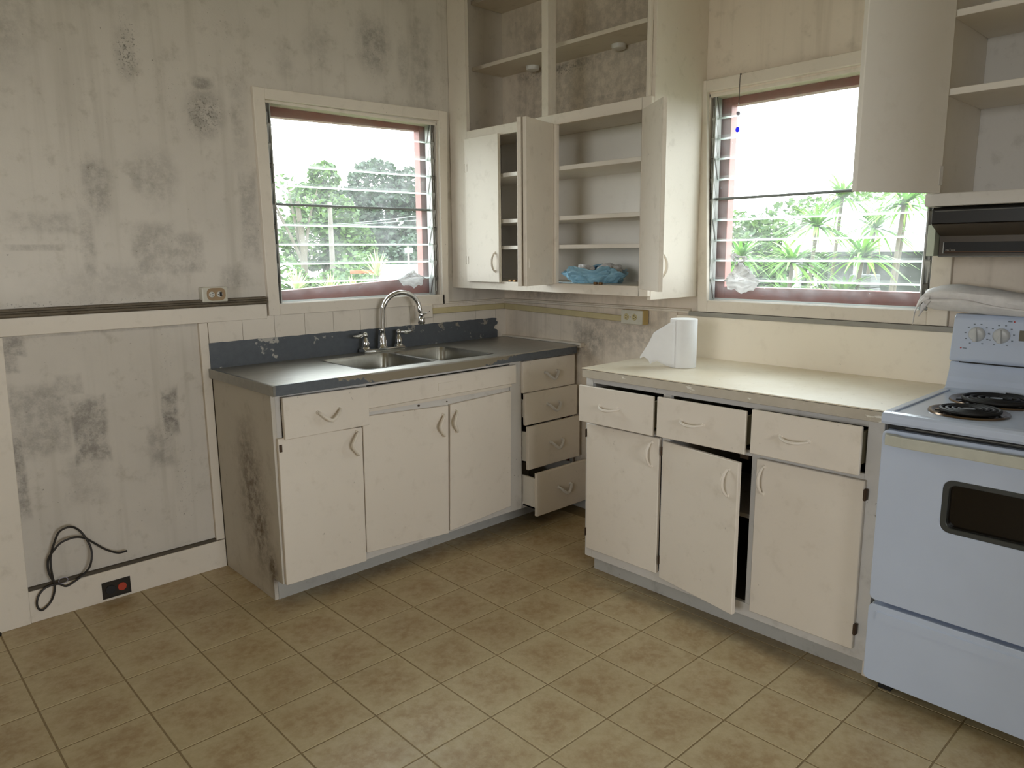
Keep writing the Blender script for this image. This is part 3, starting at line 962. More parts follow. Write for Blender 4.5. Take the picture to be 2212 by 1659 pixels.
# ---- faucet
fc = thing('faucet', 'chrome gooseneck kitchen faucet with two lever handles behind the sink bowls', 'faucet', (-.905, -.06, ZT))
bx('base_plate', MAT['chrome'], fc, -1.030, -.780, -.088, -.032, ZT, ZT + .022, .007, seg=2)
pts = [(-.905, -.06, ZT + .02), (-.903, -.06, 1.02), (-.900, -.06, 1.10), (-.897, -.062, 1.15)]
R = .098
cx = -.797
for i in range(1, 13):
    t = PI - i * (PI * 1.0 / 12) * 1.03
    pts.append((cx + R * math.cos(t), -.062 - .004 * i, 1.145 + R * .88 * math.sin(t)))
pts += [(-.692, -.112, 1.125)]
pts = spline(pts, 3)
mb = MB().tube(pts, .0125, 12)
mb.lathe([(.026, 0), (.025, .006), (.021, .012), (.023, .035), (.019, .06), (.0155, .085), (.017, .088), (.0155, .095)], (-.905, -.06, ZT + .02), seg=20)
mb.build('spout', MAT['chrome'], fc, smooth=True)
MB().lathe([(.012, .03), (.0135, .024), (.013, .016), (.011, .012), (.0165, .008), (.019, -.004), (.019, -.022), (.015, -.03), (.001, -.031)], (-.692, -.113, 1.090), seg=18).build('aerator', MAT['chrome'], fc, smooth=True)
MB().tube([(-.690, -.113, 1.112), (-.676, -.118, 1.116), (-.66, -.122, 1.120)], [.006, .005, .004], 8).build('spray_lever', MAT['chrome'], fc, smooth=True)
for sx_, tip in ((-1.005, -1), (-.803, 1)):
    mb = MB().lathe([(.024, 0), (.023, .006), (.017, .012), (.019, .028), (.014, .045), (.009, .058), (.012, .064), (.013, .074), (.008, .083), (.001, .086)], (sx_, -.06, ZT + .022), seg=18)
    h = mb.build('valve_handle', MAT['chrome'], fc, smooth=True)
    MB().tube(spline([(sx_, -.06, 1.021), (sx_ + tip * .02, -.064, 1.024), (sx_ + tip * .05, -.07, 1.020), (sx_ + tip * .078, -.075, 1.026)], 4),
              [.005, .005, .0055, .006, .007, .0085, .0095, .010, .0095, .008, .007, .005, .003], 10).build('lever', MAT['chrome'], h, smooth=True)

# ================================================================== RIGHT BASE CABINET
rc = thing('base_cabinet', 'cream base cabinet with three drawers ajar and middle door open', 'cabinet', (-.28, -1.8, 0))
XF = -.59
m = MB()
def fy(y0, y1, z0, z1):
    m.box(XF, XF + .02, min(y0, y1), max(y0, y1), z0, z1)
fy(-1.18, -1.219, .065, .892); fy(-1.587, -1.625, .117, .868); fy(-1.983, -2.023, .117, .868); fy(-2.382, -2.432, .065, .892)
fy(-1.219, -2.382, .868, .892); fy(-1.219, -1.587, .690, .712); fy(-1.625, -1.983, .690, .712); fy(-2.023, -2.382, .690, .712); fy(-1.219, -2.382, .065, .117)
m.build('face_frame', MAT['cream_frame'], rc, .0015)
bx('side_panel', CR, rc, XF + .02, .0, -1.18, -1.198, .065, .892)
bx('side_panel', CR, rc, XF + .02, .0, -2.414, -2.432, 0, .892)
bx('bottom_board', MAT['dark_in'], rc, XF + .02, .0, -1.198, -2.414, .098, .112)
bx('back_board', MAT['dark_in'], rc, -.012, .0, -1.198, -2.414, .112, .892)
bx('partition', MAT['cream_frame'], rc, XF + .02, -.012, -1.600, -1.612, .112, .70)
bx('partition', MAT['cream_frame'], rc, XF + .02, -.012, -1.997, -2.009, .112, .70)
bx('shelf', MAT['cream_frame'], rc, -.50, -.012, -1.612, -1.997, .415, .432)
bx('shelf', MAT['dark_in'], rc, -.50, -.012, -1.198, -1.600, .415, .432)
bx('toe_kick', MAT['kick'], rc, -.562, -.548, -1.212, -2.432, 0, .066)
bx('toe_kick', MAT['kick'], rc, -.548, -.01, -1.212, -1.226, 0, .066)
XO, AY = (-1, 0, 0), (0, -1, 0)
for y0, y1, z0, z1, pl in ((-1.180, -1.575, .702, .863, .030), (-1.597, -1.982, .707, .867, .036), (-2.005, -2.386, .718, .878, .040)):
    xf_ = -.61 - pl
    d = MB().hexa([(xf_, y1, z0), (xf_ + .014, y1, z0), (xf_ + .014, y0, z0), (xf_, y0, z0), (xf_, y1, z1), (xf_ + .014, y1, z1), (xf_ + .014, y0, z1), (xf_, y0, z1)]).build('drawer', CR, rc, .0025)
    arch_handle(d, (xf_ - .001, (y0 + y1) / 2 + .028, (z0 + z1) / 2 + .003), AY, XO, CR, side=(0, 0, -1), sag=.010)
    a0, a1 = y0 - .030, y1 + .010
    x2 = xf_ + .014
    m = MB().box(x2, x2 + .46, a0 - .01, a0, z0 + .02, z1 - .025).box(x2, x2 + .46, a1, a1 + .01, z0 + .02, z1 - .025).box(x2, x2 + .46, a1, a0, z0 + .02, z0 + .028)
    m.build('drawer_box', MAT['drawer_side'], d)
def rc_door(y0, y1, z0, z1, hinge, ang, hy, hz):
    mb = MB().box(-.611, -.592, min(y0, y1), max(y0, y1), z0, z1)
    piv = Vector((-.595, y0 if hinge == 'l' else y1, 0))
    R_ = Matrix.Translation(piv) @ Matrix.Rotation(math.radians(ang), 4, 'Z') @ Matrix.Translation(-piv)
    mb.xf(R_)
    d = mb.build('door', CR, rc, .0025)
    rot = R_.to_3x3()
    arch_handle(d, R_ @ Vector((-.612, hy, hz)), rot @ Vector((0, 0, 1)), rot @ Vector((-1, 0, 0)), CR, side=rot @ Vector((0, 1, 0)), sag=.008)
    hyy = (y0 + .004) if hinge == 'l' else (y1 - .004)
    for zz in (z1 - .045, z0 + .075):
        hw_ = .0055 if hinge == 'r' else .0022
        q = MB().box(-.6145, -.600, hyy - hw_, hyy + hw_, zz - .018, zz + .018)
        if hinge == 'r':
            q.lathe([(.004, -.020), (.004, .020)], (-.613, hyy, zz), seg=8)
        else:
            q.xf(R_)
        q.build('hinge', MAT['rust'], d, .0008)
    return d
rc_door(-1.203, -1.587, .112, .690, 'l', 0, -1.553, .618)
rc_door(-1.606, -1.992, .100, .684, 'l', -10.8, -1.950, .600)
rc_door(-2.012, -2.392, .102, .693, 'r', 0, -2.043, .618)
bx('catch', MAT['rust'], rc, -.585, -.555, -1.93, -1.965, .672, .690, .002)

wt = thing('worktop', 'yellowed cream worktop with dark seam and chipped front edge beside the stove', 'worktop', (-.3, -1.82, .892))
bx('top_sheet', MAT['worktop'], wt, -.618, .006, -1.176, -2.448, .930, .9345, .001)
bx('edge_band', MAT['edge'], wt, -.6165, -.596, -1.178, -2.447, .893, .9285, .0015)
bx('edge_band', MAT['edge'], wt, -.596, .006, -1.178, -1.198, .893, .9285, .0015)
bx('seam', MAT['gap'], wt, -.6155, .005, -1.1775, -2.4465, .9285, .930, 0)
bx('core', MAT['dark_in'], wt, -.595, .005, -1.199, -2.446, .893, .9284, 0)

# ================================================================== CORNER WALL CUPBOARD
cc = thing('corner_cupboard', 'tall cream wall cupboard in the corner, open shelves above, four doors below', 'cupboard', (-.18, -.66, 1.235))
XC = -.37
m = MB()
def fc_(y0, y1, z0, z1):
    m.box(XC, XC + .02, min(y0, y1), max(y0, y1), z0, z1)
fc_(.018, -.129, 1.237, CEIL); fc_(-.129, -1.285, 2.020, 2.068); fc_(-.129, -1.285, 1.237, 1.280); fc_(-.690, -.787, 1.280, 2.020)
fc_(-.690, -.732, 2.068, 2.86); fc_(-1.285, -1.334, 1.237, 2.068); fc_(-1.302, -1.318, 2.068, CEIL); fc_(-.129, -1.302, 2.86, CEIL)
m.build('face_frame', MAT['cream_dull'], cc, .0015)
bx('side_panel', MAT['cream_dull'], cc, XC + .02, .03, -1.318, -1.336, 1.220, CEIL)
bx('divider_post', MAT['cream_dull'], cc, XC + .02, XC + .055, -.690, -.732, 2.068, CEIL)
bx('bottom_board', MAT['cream_clean'], cc, XC + .02, .03, .018, -1.318, 1.262, 1.280)
bx('middle_board', MAT['cream_dull'], cc, XC + .02, .03, .018, -1.318, 2.044, 2.066)
bx('back_panel', MAT['cream_clean'], cc, .010, .028, .018, -1.318, 1.28, 2.044)
for z0, z1 in ((1.813, 1.834), (1.581, 1.601), (1.446, 1.465)):
    bx('shelf', MAT['cream_clean'], cc, -.346, .010, .018, -1.318, z0, z1)
for z0, z1 in ((2.420, 2.440), (2.762, 2.782)):
    bx('shelf', MAT['cream_dull'], cc, -.200, .03, .018, -1.318, z0, z1)
def cc_door(y_hinge, y_free, ang, hand, z0=1.276, z1=2.026, hh=None):
    t = .019
    mb = MB().box(XC - t - .001, XC - .001, min(y_hinge, y_free), max(y_hinge, y_free), z0, z1)
    piv = Vector((XC - .001, y_hinge, 0))
    R_ = Matrix.Translation(piv) @ Matrix.Rotation(math.radians(ang), 4, 'Z') @ Matrix.Translation(-piv)
    d = mb.xf(R_).build('door', MAT['cream_dull'], cc, .0015)
    rot = R_.to_3x3()
    s = 1 if y_free > y_hinge else -1
    hy = y_free - s * .030
    arch_handle(d, R_ @ Vector((XC - t - .002, hy, z0 + .105)), (0, 0, 1), rot @ Vector((-1, 0, 0)), MAT['cream_dull'], half=.050)
    for zz in (z0 + .115, z1 - .15):
        q = MB().box(XC - t - .003, XC - t, y_hinge + s * .004, y_hinge + s * .020, zz - .02, zz + .02)
        q.lathe([(.0035, -.022), (.0035, .022)], (XC - t - .001, y_hinge, zz), seg=8)
        q.xf(R_).build('hinge', MAT['rust'] if not hand else MAT['cream_dull'], d, .0006)
    return d
cc_door(-.131, -.396, 0, True)
cc_door(-.700, -.425, 109, False)
cc_door(-.770, -1.017, -76, False)
cc_door(-1.290, -1.040, 145, False, 1.268, 2.022)
for y in (-.44, -.475, -1.02, -1.05):
    bx('catch', MAT['brass'], cc, XC + .004, XC + .018, y, y - .018, 1.280, 1.292, .002)

for (px, py, lab) in ((-.028, -.285, 'white round puck light under the shelf in the left compartment of the corner cupboard'),
                      (-.014, -.866, 'white round puck light under the shelf in the right compartment of the corner cupboard')):
    o = MB().lathe([(.036, 0), (.036, -.012), (.033, -.020), (.020, -.024), (.001, -.025)], (px, py, 2.4195), seg=28).build('puck_light', MAT['puck'], None, smooth=True)
    tag(o, lab, 'light', 'puck lights in the corner cupboard')

# ---- plastic bag on the bottom shelf
bag = thing('plastic_bag', 'crumpled blue plastic bag with white film inside on the cupboard bottom', 'bag', (-.19, -.89, 1.281))
def bagfn(u, v):
    an = u * 2 * PI
    ca, sa = math.cos(an), math.sin(an)
    # ring of film: bulging side wall that folds inwards at a ragged rim
    t = min(1.0, v / .78)
    rad = .80 + .30 * math.sin(t * PI * .62)
    if v > .78:
        rad -= (v - .78) * 1.5
    hgt = .060 * math.sin(t * PI / 2) + (.014 * math.sin(2 * an + .9) + .010 * math.sin(5 * an)) * t
    if v > .78:
        hgt -= (v - .78) * .06
    p = Vector((-.20 + .105 * rad * ca, -.885 + .180 * rad * sa, 1.2815 + hgt))
    q = Vector((p.x * 13, p.y * 13, p.z * 20))
    n1 = mnoise.noise(q)
    n2 = abs(mnoise.noise(q * 2.1 + Vector((3, 1, 7))))
    k = .022 * n1 + .026 * n2 - .008
    return p + Vector((ca * k, sa * k, .012 * n1 * t + .014 * n2 * t))
MB().grid(84, 18, bagfn, wrap=True).build('bag_film', MAT['bag_blue'], bag, solid=.0012)
def crumple(c, r, sc_, seed):
    mb = MB().ball((0, 0, 0), 1.0, 28, 18)
    for i, p in enumerate(mb.v):
        q = p * 2.3 + Vector((seed, seed * 2, 0))
        k = 1 + .38 * mnoise.noise(q) + .22 * abs(mnoise.noise(q * 2.7)) + .1 * mnoise.noise(q * 6)
        mb.v[i] = Vector((c[0] + p.x * r * sc_[0] * k, c[1] + p.y * r * sc_[1] * k, c[2] + p.z * r * sc_[2] * k))
    return mb
crumple((-.215, -.835, 1.336), .046, (1.0, 1.15, .62), 3).build('white_film', MAT['bag_white'], bag)
crumple((-.18, -.965, 1.338), .050, (1.0, 1.3, .66), 8).build('white_film', MAT['bag_white'], bag)
o = MB().grid(14, 8, lambda u, v: (-.33 + .05 * v, -.70 - .07 * u, 1.2825 + .003 * mnoise.noise(Vector((u * 4, v * 4, 1))))).build('paper_scrap', MAT['paper'], None, solid=.001)
tag(o, 'flat white paper scrap on the cupboard bottom beside the blue bag', 'paper')

# ================================================================== STOVE
st = thing('stove', 'white electric coil stove with oven window and knobs on the backguard', 'stove', (-.33, -2.83, 0))
SL, SR = -2.450, -3.210
W = MAT['stove']
bx('body', W, st, -.615, -.03, SL - .004, SR + .004, .05, .905, .004)
bx('leg', MAT['black_matt'], st, -.60, -.56, SL - .03, SL - .07, 0, .05); bx('leg', MAT['black_matt'], st, -.60, -.56, SR + .07, SR + .03, 0, .05)
bx('leg', MAT['black_matt'], st, -.09, -.05, SL - .03, SL - .07, 0, .05); bx('leg', MAT['black_matt'], st, -.09, -.05, SR + .07, SR + .03, 0, .05)
def rpoly(y0, y1, z0, z1, r, n=4):
    out = []
    for cy, cz, a in ((y1 - r, z1 - r, 0), (y0 + r, z1 - r, 90), (y0 + r, z0 + r, 180), (y1 - r, z0 + r, 270)):
        for i in range(n + 1):
            t = math.radians(a + 90 * i / n)
            out.append((cy + r * math.cos(t), cz + r * math.sin(t)))
    return out
def slab(nm, mat, parent, y0, y1, z0, z1, x0, x1, r, bev=.003):
    return MB().prism(rpoly(min(y0, y1), max(y0, y1), z0, z1, r), lambda a, b: (x0, a, b), lambda a, b: (x1, a, b)).build(nm, mat, parent, bev, seg=2)
# oven door built round its window opening
def ring_slab(nm, mat, parent, oy0, oy1, oz0, oz1, orad, iy0, iy1, iz0, iz1, irad, x0, x1):
    A_ = rpoly(oy0, oy1, oz0, oz1, orad, 5)
    B_ = rpoly(iy0, iy1, iz0, iz1, irad, 5)
    n = len(A_)
    vs = [(x0, a, b) for a, b in A_] + [(x0, a, b) for a, b in B_] + [(x1, a, b) for a, b in B_] + [(x1, a, b) for a, b in A_]
    fs = []
    for l in range(4):
        l2 = (l + 1) % 4
        for i in range(n):
            j = (i + 1) % n
            fs.append((l * n + i, l * n + j, l2 * n + j, l2 * n + i))
    return MB().add(vs, fs).build(nm, mat, parent, .002)
od = ring_slab('oven_door', W, st, SR + .004, SL - .002, .328, .886, .018, -3.028, -2.632, .605, .766, .028, -.662, -.616)
ring_slab('window_trim', MAT['oven_trim'], od, -3.029, -2.631, .604, .767, .028, -3.012, -2.648, .620, .751, .02, -.660, -.640)
slab('window_glass', MAT['oven_glass'], od, -3.014, -2.646, .618, .753, -.642, -.636, .02, .0)
hp = [(-.664, SL - .035, .868), (-.690, SL - .030, .868), (-.700, SL - .06, .866), (-.703, SL - .38, .864), (-.700, SR + .06, .866), (-.690, SR + .030, .868), (-.664, SR + .035, .868)]
mb = MB()
mb.prism([(-.668, SL - .012), (-.694, SL - .022), (-.702, SL - .07), (-.706, (SL + SR) / 2), (-.702, SR + .07), (-.694, SR + .022), (-.668, SR + .012), (-.668, SR + .05), (-.688, SR + .07), (-.692, (SL + SR) / 2), (-.688, SL - .07), (-.668, SL - .05)],
         lambda a, b: (a, b, .845), lambda a, b: (a, b, .878))
mb.build('handle', MAT['stove_grey'], od, .003, seg=2)
sd = slab('storage_drawer', W, st, SL - .002, SR + .004, .052, .314, -.662, -.616, .018)
MB().prism([(-.662, .262), (-.667, .264), (-.667, .292), (-.662, .296)], lambda a, b: (a, SL - .03, b), lambda a, b: (a, SR + .03, b)).build('drawer_ridge', W, sd)
bx('gap_strip', MAT['black_matt'], st, -.640, -.612, SL - .008, SR + .008, .886, .905)
bx('vent_strip', MAT['alu_dark'], st, -.645, -.640, SL - .06, SR + .06, .892, .897)
# cooktop: shallow pan with raised rim
ct = MB()
n_ = 24
prof = [(-.672, .906), (-.676, .914), (-.676, .932), (-.668, .940), (-.650, .942), (-.630, .937), (-.13, .937), (-.105, .945), (-.092, .965), (-.088, .985), (-.05, .985), (-.03, .935), (-.03, .906)]
ct.prism(prof, lambda a, b: (a, SL, b), lambda a, b: (a, SR, b))
ctop = ct.build('cooktop', W, st, .002, seg=2)
bx('cooktop_rim', W, st, -.655, -.095, SL, SL - .022, .936, .9425, .003, seg=2)
bx('cooktop_rim', W, st, -.655, -.095, SR + .022, SR, .936, .9425, .003, seg=2)
for (bx_, by_, r) in ((-.485, -2.632, .088), (-.245, -2.645, .112), (-.485, -3.03, .112), (-.245, -3.03, .088)):
    pan = MB().lathe([(r + .022, .000), (r + .020, .005), (r + .010, .004), (r + .002, -.001), (r * .5, -.0055), (.012, -.006)], (bx_, by_, .9378), seg=40)
    pan = pan.build('drip_pan', MAT['drip'], ctop, smooth=True)
    turns = 4
    pts = []
    for i in range(turns * 28 + 1):
        a = i / 28 * 2 * PI
        rr = .020 + (r - .022) * i / (turns * 28)
        pts.append((bx_ + rr * math.cos(a), by_ + rr * math.sin(a), .9475))
    cl = MB().tube(pts, .0058, 7)
    for k in range(3):
        a = k * 2 * PI / 3
        cl.tube([(bx_ + .012 * math.cos(a), by_ + .012 * math.sin(a), .9415), (bx_ + (r + .004) * math.cos(a), by_ + (r + .004) * math.sin(a), .9415)], .0022, 6)
    cl.build('burner_coil', MAT['black_matt'], ctop, smooth=True)
    MB().lathe([(.018, 0), (.018, .003), (.001, .004)], (bx_, by_, .9475), seg=18).build('burner_cap', MAT['steel'], ctop, smooth=True)
# backguard
bg_lo = MB().prism([(-.0885, .983), (-.080, 1.005), (-.074, 1.035), (-.03, 1.035), (-.03, .95), (-.085, .95)], lambda a, b: (a, SL - .001, b), lambda a, b: (a, SR + .001, b)).build('backguard', W, st, .002)
bx('gap_strip', MAT['black_matt'], st, -.078, -.04, SL - .03, SR + .03, 1.033, 1.042, 0)
cp = MB().prism([(-.098, 1.040), (-.104, 1.050), (-.086, 1.19), (-.074, 1.205), (-.03, 1.205), (-.03, 1.040)], lambda a, b: (a, SL - .004, b), lambda a, b: (a, SR + .004, b)).build('control_panel', W, st, .006, seg=3)
def cpx(z):
    return -.104 + (z - 1.05) * (.018 / .14)
cn = Vector((-1, 0, -.128)).normalized()
for ky in (-2.531, -2.604, -3.056, -3.129):
    c = Vector((cpx(1.138), ky, 1.138))
    kb = MB().lathe([(.026, 0), (.026, .004), (.022, .010), (.018, .012), (.001, .012)], c, cn, 24)
    kb = kb.build('knob', MAT['knob'], st, smooth=True)
    g_ = MB()
    g_.hexa([c + cn * .01 + Vector((0, .011, -.022)), c + cn * .01 + Vector((0, -.008, -.022)), c + cn * .01 + Vector((0, -.002, .024)), c + cn * .01 + Vector((0, .002, .024)),
             c + cn * .026 + Vector((0, .007, -.02)), c + cn * .026 + Vector((0, -.005, -.02)), c + cn * .020 + Vector((0, -.0015, .022)), c + cn * .020 + Vector((0, .0015, .022))])
    g_.build('knob_grip', MAT['knob'], kb, .001)
    mk = MB()
    for i in range(10):
        a = math.radians(-60 + i * 33)
        q = Vector((0, .036 * math.cos(a), .036 * math.sin(a)))
        z_ = 1.138 + q.z
        p = Vector((cpx(z_) - .0004, ky + q.y, z_))
        mk.box(p.x - .0006, p.x + .001, p.y - .0028, p.y + .0028, p.z - .0016, p.z + .0016)
    mk.build('knob_markings', MAT['markings'], cp, kind='stuff')
for (yy, zz) in ((-2.487, 1.088), (-2.636, 1.187)):
    c = Vector((cpx(zz), yy, zz))
    MB().lathe([(.0028, 0), (.002, .0012), (.0001, .0014)], c, cn, 10).build('indicator_light', MAT['red_dot'], cp)
    sg = -1 if zz < 1.1 else 1
    MB().box(c.x - .0008, c.x + .001, c.y + sg * .006, c.y + sg * .018, zz - .0014, zz + .0014).build('print_mark', MAT['markings'], cp)
bx('clock_display', MAT['lcd'], cp, cpx(1.14) - .003, cpx(1.14) + .004, -2.655, -2.765, 1.125, 1.160, .001)

# ---- foam sheet lying over the backguard
def foam(u, v):
    # u along the wall, v around the folded section
    s = u
    y = -2.365 - s * .66
    zc = 1.252 + .012 * math.sin(s * 7 + .6) - .018 * s
    hz = (.048 - .014 * s) * (1 - math.exp(-s * 22) * .35)
    hx = .062 + .006 * math.sin(s * 9)
    a = v * 2 * PI
    p = Vector((-.078 + hx * math.cos(a), y, zc + hz * math.sin(a)))
    if math.cos(a) < 0:
        p.z += -.014 * math.exp(-((math.sin(a) - .1) / .18) ** 2) * (.4 + s)
        p.x += .016 * math.exp(-((math.sin(a) - .1) / .18) ** 2)
    nz = mnoise.noise(Vector((p.y * 9, p.z * 40, p.x * 14)))
    p += Vector((nz * .006, 0, nz * .006))
    if p.z < 1.2085:
        p.z = 1.2085
    return p
fs_ = thing('foam_sheet', 'folded white foam sheet lying along the top of the stove backguard', 'sheet', (-.08, -2.70, 1.207))
MB().grid(60, 32, foam).build('folded_sheet', MAT['foam'], fs_, smooth=True, solid=.0015)
def tail(u, v):
    y = -2.385 + .060 * v + .012 * math.sin(v * 4)
    x = -.115 - .010 * math.sin(v * 3) + (u - .5) * .05 * (1 - .75 * v) - .012 * v
    z = 1.272 - .10 * v ** 1.3 + .010 * math.sin(u * 9) * (1 - v * .6) + (u - .5) * .03
    return (x, y, z)
MB().grid(16, 14, tail).build('sheet_tail', MAT['foam'], fs_, smooth=True, solid=.0015)
def tail2(u, v):
    y = -2.39 + .038 * v
    x = -.125 + (u - .5) * .05 * (1 - .6 * v)
    z = 1.262 - .055 * v ** 1.2 + .008 * math.sin(u * 7 + 2) + (u - .5) * .04
    return (x, y, z)
MB().grid(14, 10, tail2).build('sheet_tail', MAT['foam'], fs_, smooth=True, solid=.0015)

# ================================================================== HOOD CABINET
hc = thing('hood_cupboard', 'open cream wall cupboard above the range hood with its door swung wide', 'cupboard', (-.17, -2.83, 1.566))
HW = MAT['cream_clean']
bx('side_panel', HW, hc, -.34, .03, -2.412, -2.445, 1.606, CEIL)
bx('side_panel', HW, hc, -.34, .03, -3.235, -3.25, 1.606, CEIL)
bx('bottom_board', MAT['cream_frame'], hc, -.345, .03, -2.410, -3.25, 1.566, 1.606, .002)
bx('back_panel', MAT['cream_frame'], hc, .012, .03, -2.445, -3.235, 1.606, CEIL)
for z0, z1 in ((1.904, 1.925), (2.134, 2.155), (2.50, 2.52)):
    bx('shelf', HW, hc, -.338, .012, -2.445, -3.235, z0, z1)
mb = MB().box(-.361, -.342, -2.436, -2.095, 1.606, CEIL - .02)
piv = Vector((-.341, -2.438, 0))
R_ = Matrix.Translation(piv) @ Matrix.Rotation(math.radians(66.5), 4, 'Z') @ Matrix.Translation(-piv)
d = mb.xf(R_).build('door', MAT['cream_clean'], hc, .002)
for zz in (1.66, 2.3):
    MB().box(-.362, -.340, -2.440, -2.425, zz - .03, zz + .03).xf(R_).build('hinge', MAT['cream_frame'], d, .001)
MB().box(-.3425, -.338, -2.13, -2.118, 1.618, 1.632).xf(R_).build('catch', MAT['rust'], d, .001)

# ---- range hood
hd = thing('range_hood', 'black range hood with pale end and lettered strip under the open cupboard', 'hood', (-.15, -2.82, 1.405))
HL, HR = -2.424, -3.20
MB().prism([(.0, 1.563), (-.305, 1.563), (-.312, 1.556), (-.312, 1.512), (-.218, 1.474), (-.216, 1.407), (0, 1.407)], lambda a, b: (a, HL, b), lambda a, b: (a, HR, b)).build('canopy', MAT['hood_black'], hd, .0015)
bx('top_trim', MAT['alu_dark'], hd, -.3145, -.310, HL - .008, HR, 1.550, 1.5525, .0005)
MB().prism([(-.3105, 1.510), (-.2195, 1.4745), (-.2185, 1.4725), (-.3125, 1.5085)], lambda a, b: (a - .001, HL - .002, b), lambda a, b: (a - .001, HR + .002, b)).build('sloped_front', MAT['hood_low'], hd)
bx('lower_front', MAT['hood_low'], hd, -.2195, -.2155, HL - .001, HR, 1.407, 1.474, .001)
bx('bottom_trim', MAT['alu_dark'], hd, -.223, -.19, HL - .001, HR, 1.403, 1.409, .001)
lp = bx('label_strip', MAT['black_matt'], hd, -.2215, -.218, -2.441, -2.90, 1.4155, 1.4525, .0005)
bx('strip_end', MAT['alu'], lp, -.2225, -.218, -2.438, -2.441, 1.4155, 1.4525, .0003)
bx('strip_line', MAT['copper'], lp, -.2222, -.218, -2.444, -2.90, 1.4195, 1.4210, .0002)
bx('end_cheek', MAT['hood_pale'], hd, -.262, .0, -2.400, -2.4235, 1.407, 1.51, .001)
def text(txt, size, parent, mat, loc, right, upv):
    cu = bpy.data.curves.new('lettering', 'FONT')
    cu.body = txt
    cu.size = size
    cu.extrude = .0003
    tmp = bpy.data.objects.new('tmp_text', cu)
    COL.objects.link(tmp)
    dg = bpy.context.evaluated_depsgraph_get()
    me = bpy.data.meshes.new_from_object(tmp.evaluated_get(dg))
    bpy.data.objects.remove(tmp, do_unlink=True)
    R3 = Vector(right); U3 = Vector(upv); F3 = R3.cross(U3)
    og = ORG[parent.name]
    for v in me.vertices:
        v.co = Vector(loc) + R3 * v.co.x + U3 * v.co.y + F3 * v.co.z - og
    me.materials.clear()
    me.materials.append(mat)
    o = bpy.data.objects.new('lettering', me)
    COL.objects.link(o)
    o.parent = parent
    ORG[o.name] = og
    return o
text('NuTone', .0088, lp, MAT['hood_text'], (-.2219, -2.4465, 1.4240), (0, -1, 0), (0, 0, 1))

# ================================================================== SMALL THINGS
# ---- outlet on the left wall rail
ot = thing('wall_outlet', 'painted outlet box with worn brown ring above the left wall rail', 'outlet', (-1.732, .0, 1.227))
bx('box', MAT['white_pl'], ot, -1.788, -1.676, -.020, .0205, 1.228, 1.293, .005, seg=2)
rp = rpoly(-1.768, -1.686, 1.234, 1.289, .022, 5)
MB().prism(rp, lambda a, b: (a, -.0215, b), lambda a, b: (a, -.0195, b)).build('worn_plate', MAT['worn_ring'], ot)
for k, sxx in enumerate((-1.747, -1.713)):
    s_ = MB().lathe([(.013, 0), (.012, .002), (.001, .002)], (sxx, -.0213, 1.261), (0, -1, 0), 20).build('socket', MAT['sock'], ot, smooth=True)
    sl = MB()
    if k == 0:
        sl.box(sxx + .001, sxx + .007, -.0245, -.0230, 1.2655, 1.2685).box(sxx + .001, sxx + .007, -.0245, -.0230, 1.2535, 1.2565)
    else:
        sl.box(sxx + .000, sxx + .010, -.0245, -.0230, 1.252, 1.271)
    sl.lathe([(.0022, 0), (.0001, .0014)], (sxx - .006, -.0232, 1.261), (0, -1, 0), 10)
    sl.build('slots', MAT['black_matt'], s_)
# ---- blank plate beside the faucet
pl = thing('cover_plate', 'cream cover plate with a screw hole behind the faucet spout', 'plate', (-.60, .0, 1.08))
bx('plate', MAT['cream_dull'], pl, -.655, -.540, -.014, .005, 1.079, 1.151, .003)
MB().lathe([(.003, 0), (.0001, .001)], (-.565, -.0142, 1.115), (0, -1, 0), 12).build('screw_hole', MAT['black_matt'], pl)
# ---- raceway round the corner
rw = thing('wire_raceway', 'yellowed flat wire raceway running round the corner to the right outlet', 'raceway', (-.02, -.3, 1.09))
bx('raceway_run', MAT['raceway'], rw, -.539, .006, -.010, .005, 1.098, 1.131, .003)
MB().hexa([(-.002, -.932, 1.074), (.013, -.932, 1.074), (.013, -.010, 1.097), (-.002, -.010, 1.097), (-.002, -.932, 1.105), (.013, -.932, 1.105), (.013, -.010, 1.131), (-.002, -.010, 1.131)]).build('raceway_run', MAT['raceway'], rw, .003)
# ---- right outlet box
ob = thing('outlet_box', 'yellowed surface outlet box with double socket on the right wall', 'outlet', (-.015, -1.0, 1.068))
bx('box', MAT['box_old'], ob, -.034, .012, -.930, -1.062, 1.069, 1.141, .003)
bx('face_plate', MAT['white_pl'], ob, -.040, -.034, -.928, -1.060, 1.070, 1.140, .002)
for yy in (-.962, -1.012):
    s_ = MB().lathe([(.0165, 0), (.0150, .003), (.001, .003)], (-.040, yy, 1.106), (-1, 0, 0), 20).build('socket', MAT['sock_old'], ob, smooth=True)
    sl = MB().box(-.0445, -.0425, yy - .004, yy + .004, 1.111, 1.1135).box(-.0445, -.0425, yy - .004, yy + .004, 1.0985, 1.101)
    sl.lathe([(.0025, 0), (.0001, .0014)], (-.043, yy - .011, 1.106), (-1, 0, 0), 10)
    sl.build('slots', MAT['black_matt'], s_)
MB().lathe([(.0025, 0), (.0001, .0012)], (-.0402, -.987, 1.106), (-1, 0, 0), 10).build('screw', MAT['black_matt'], ob)
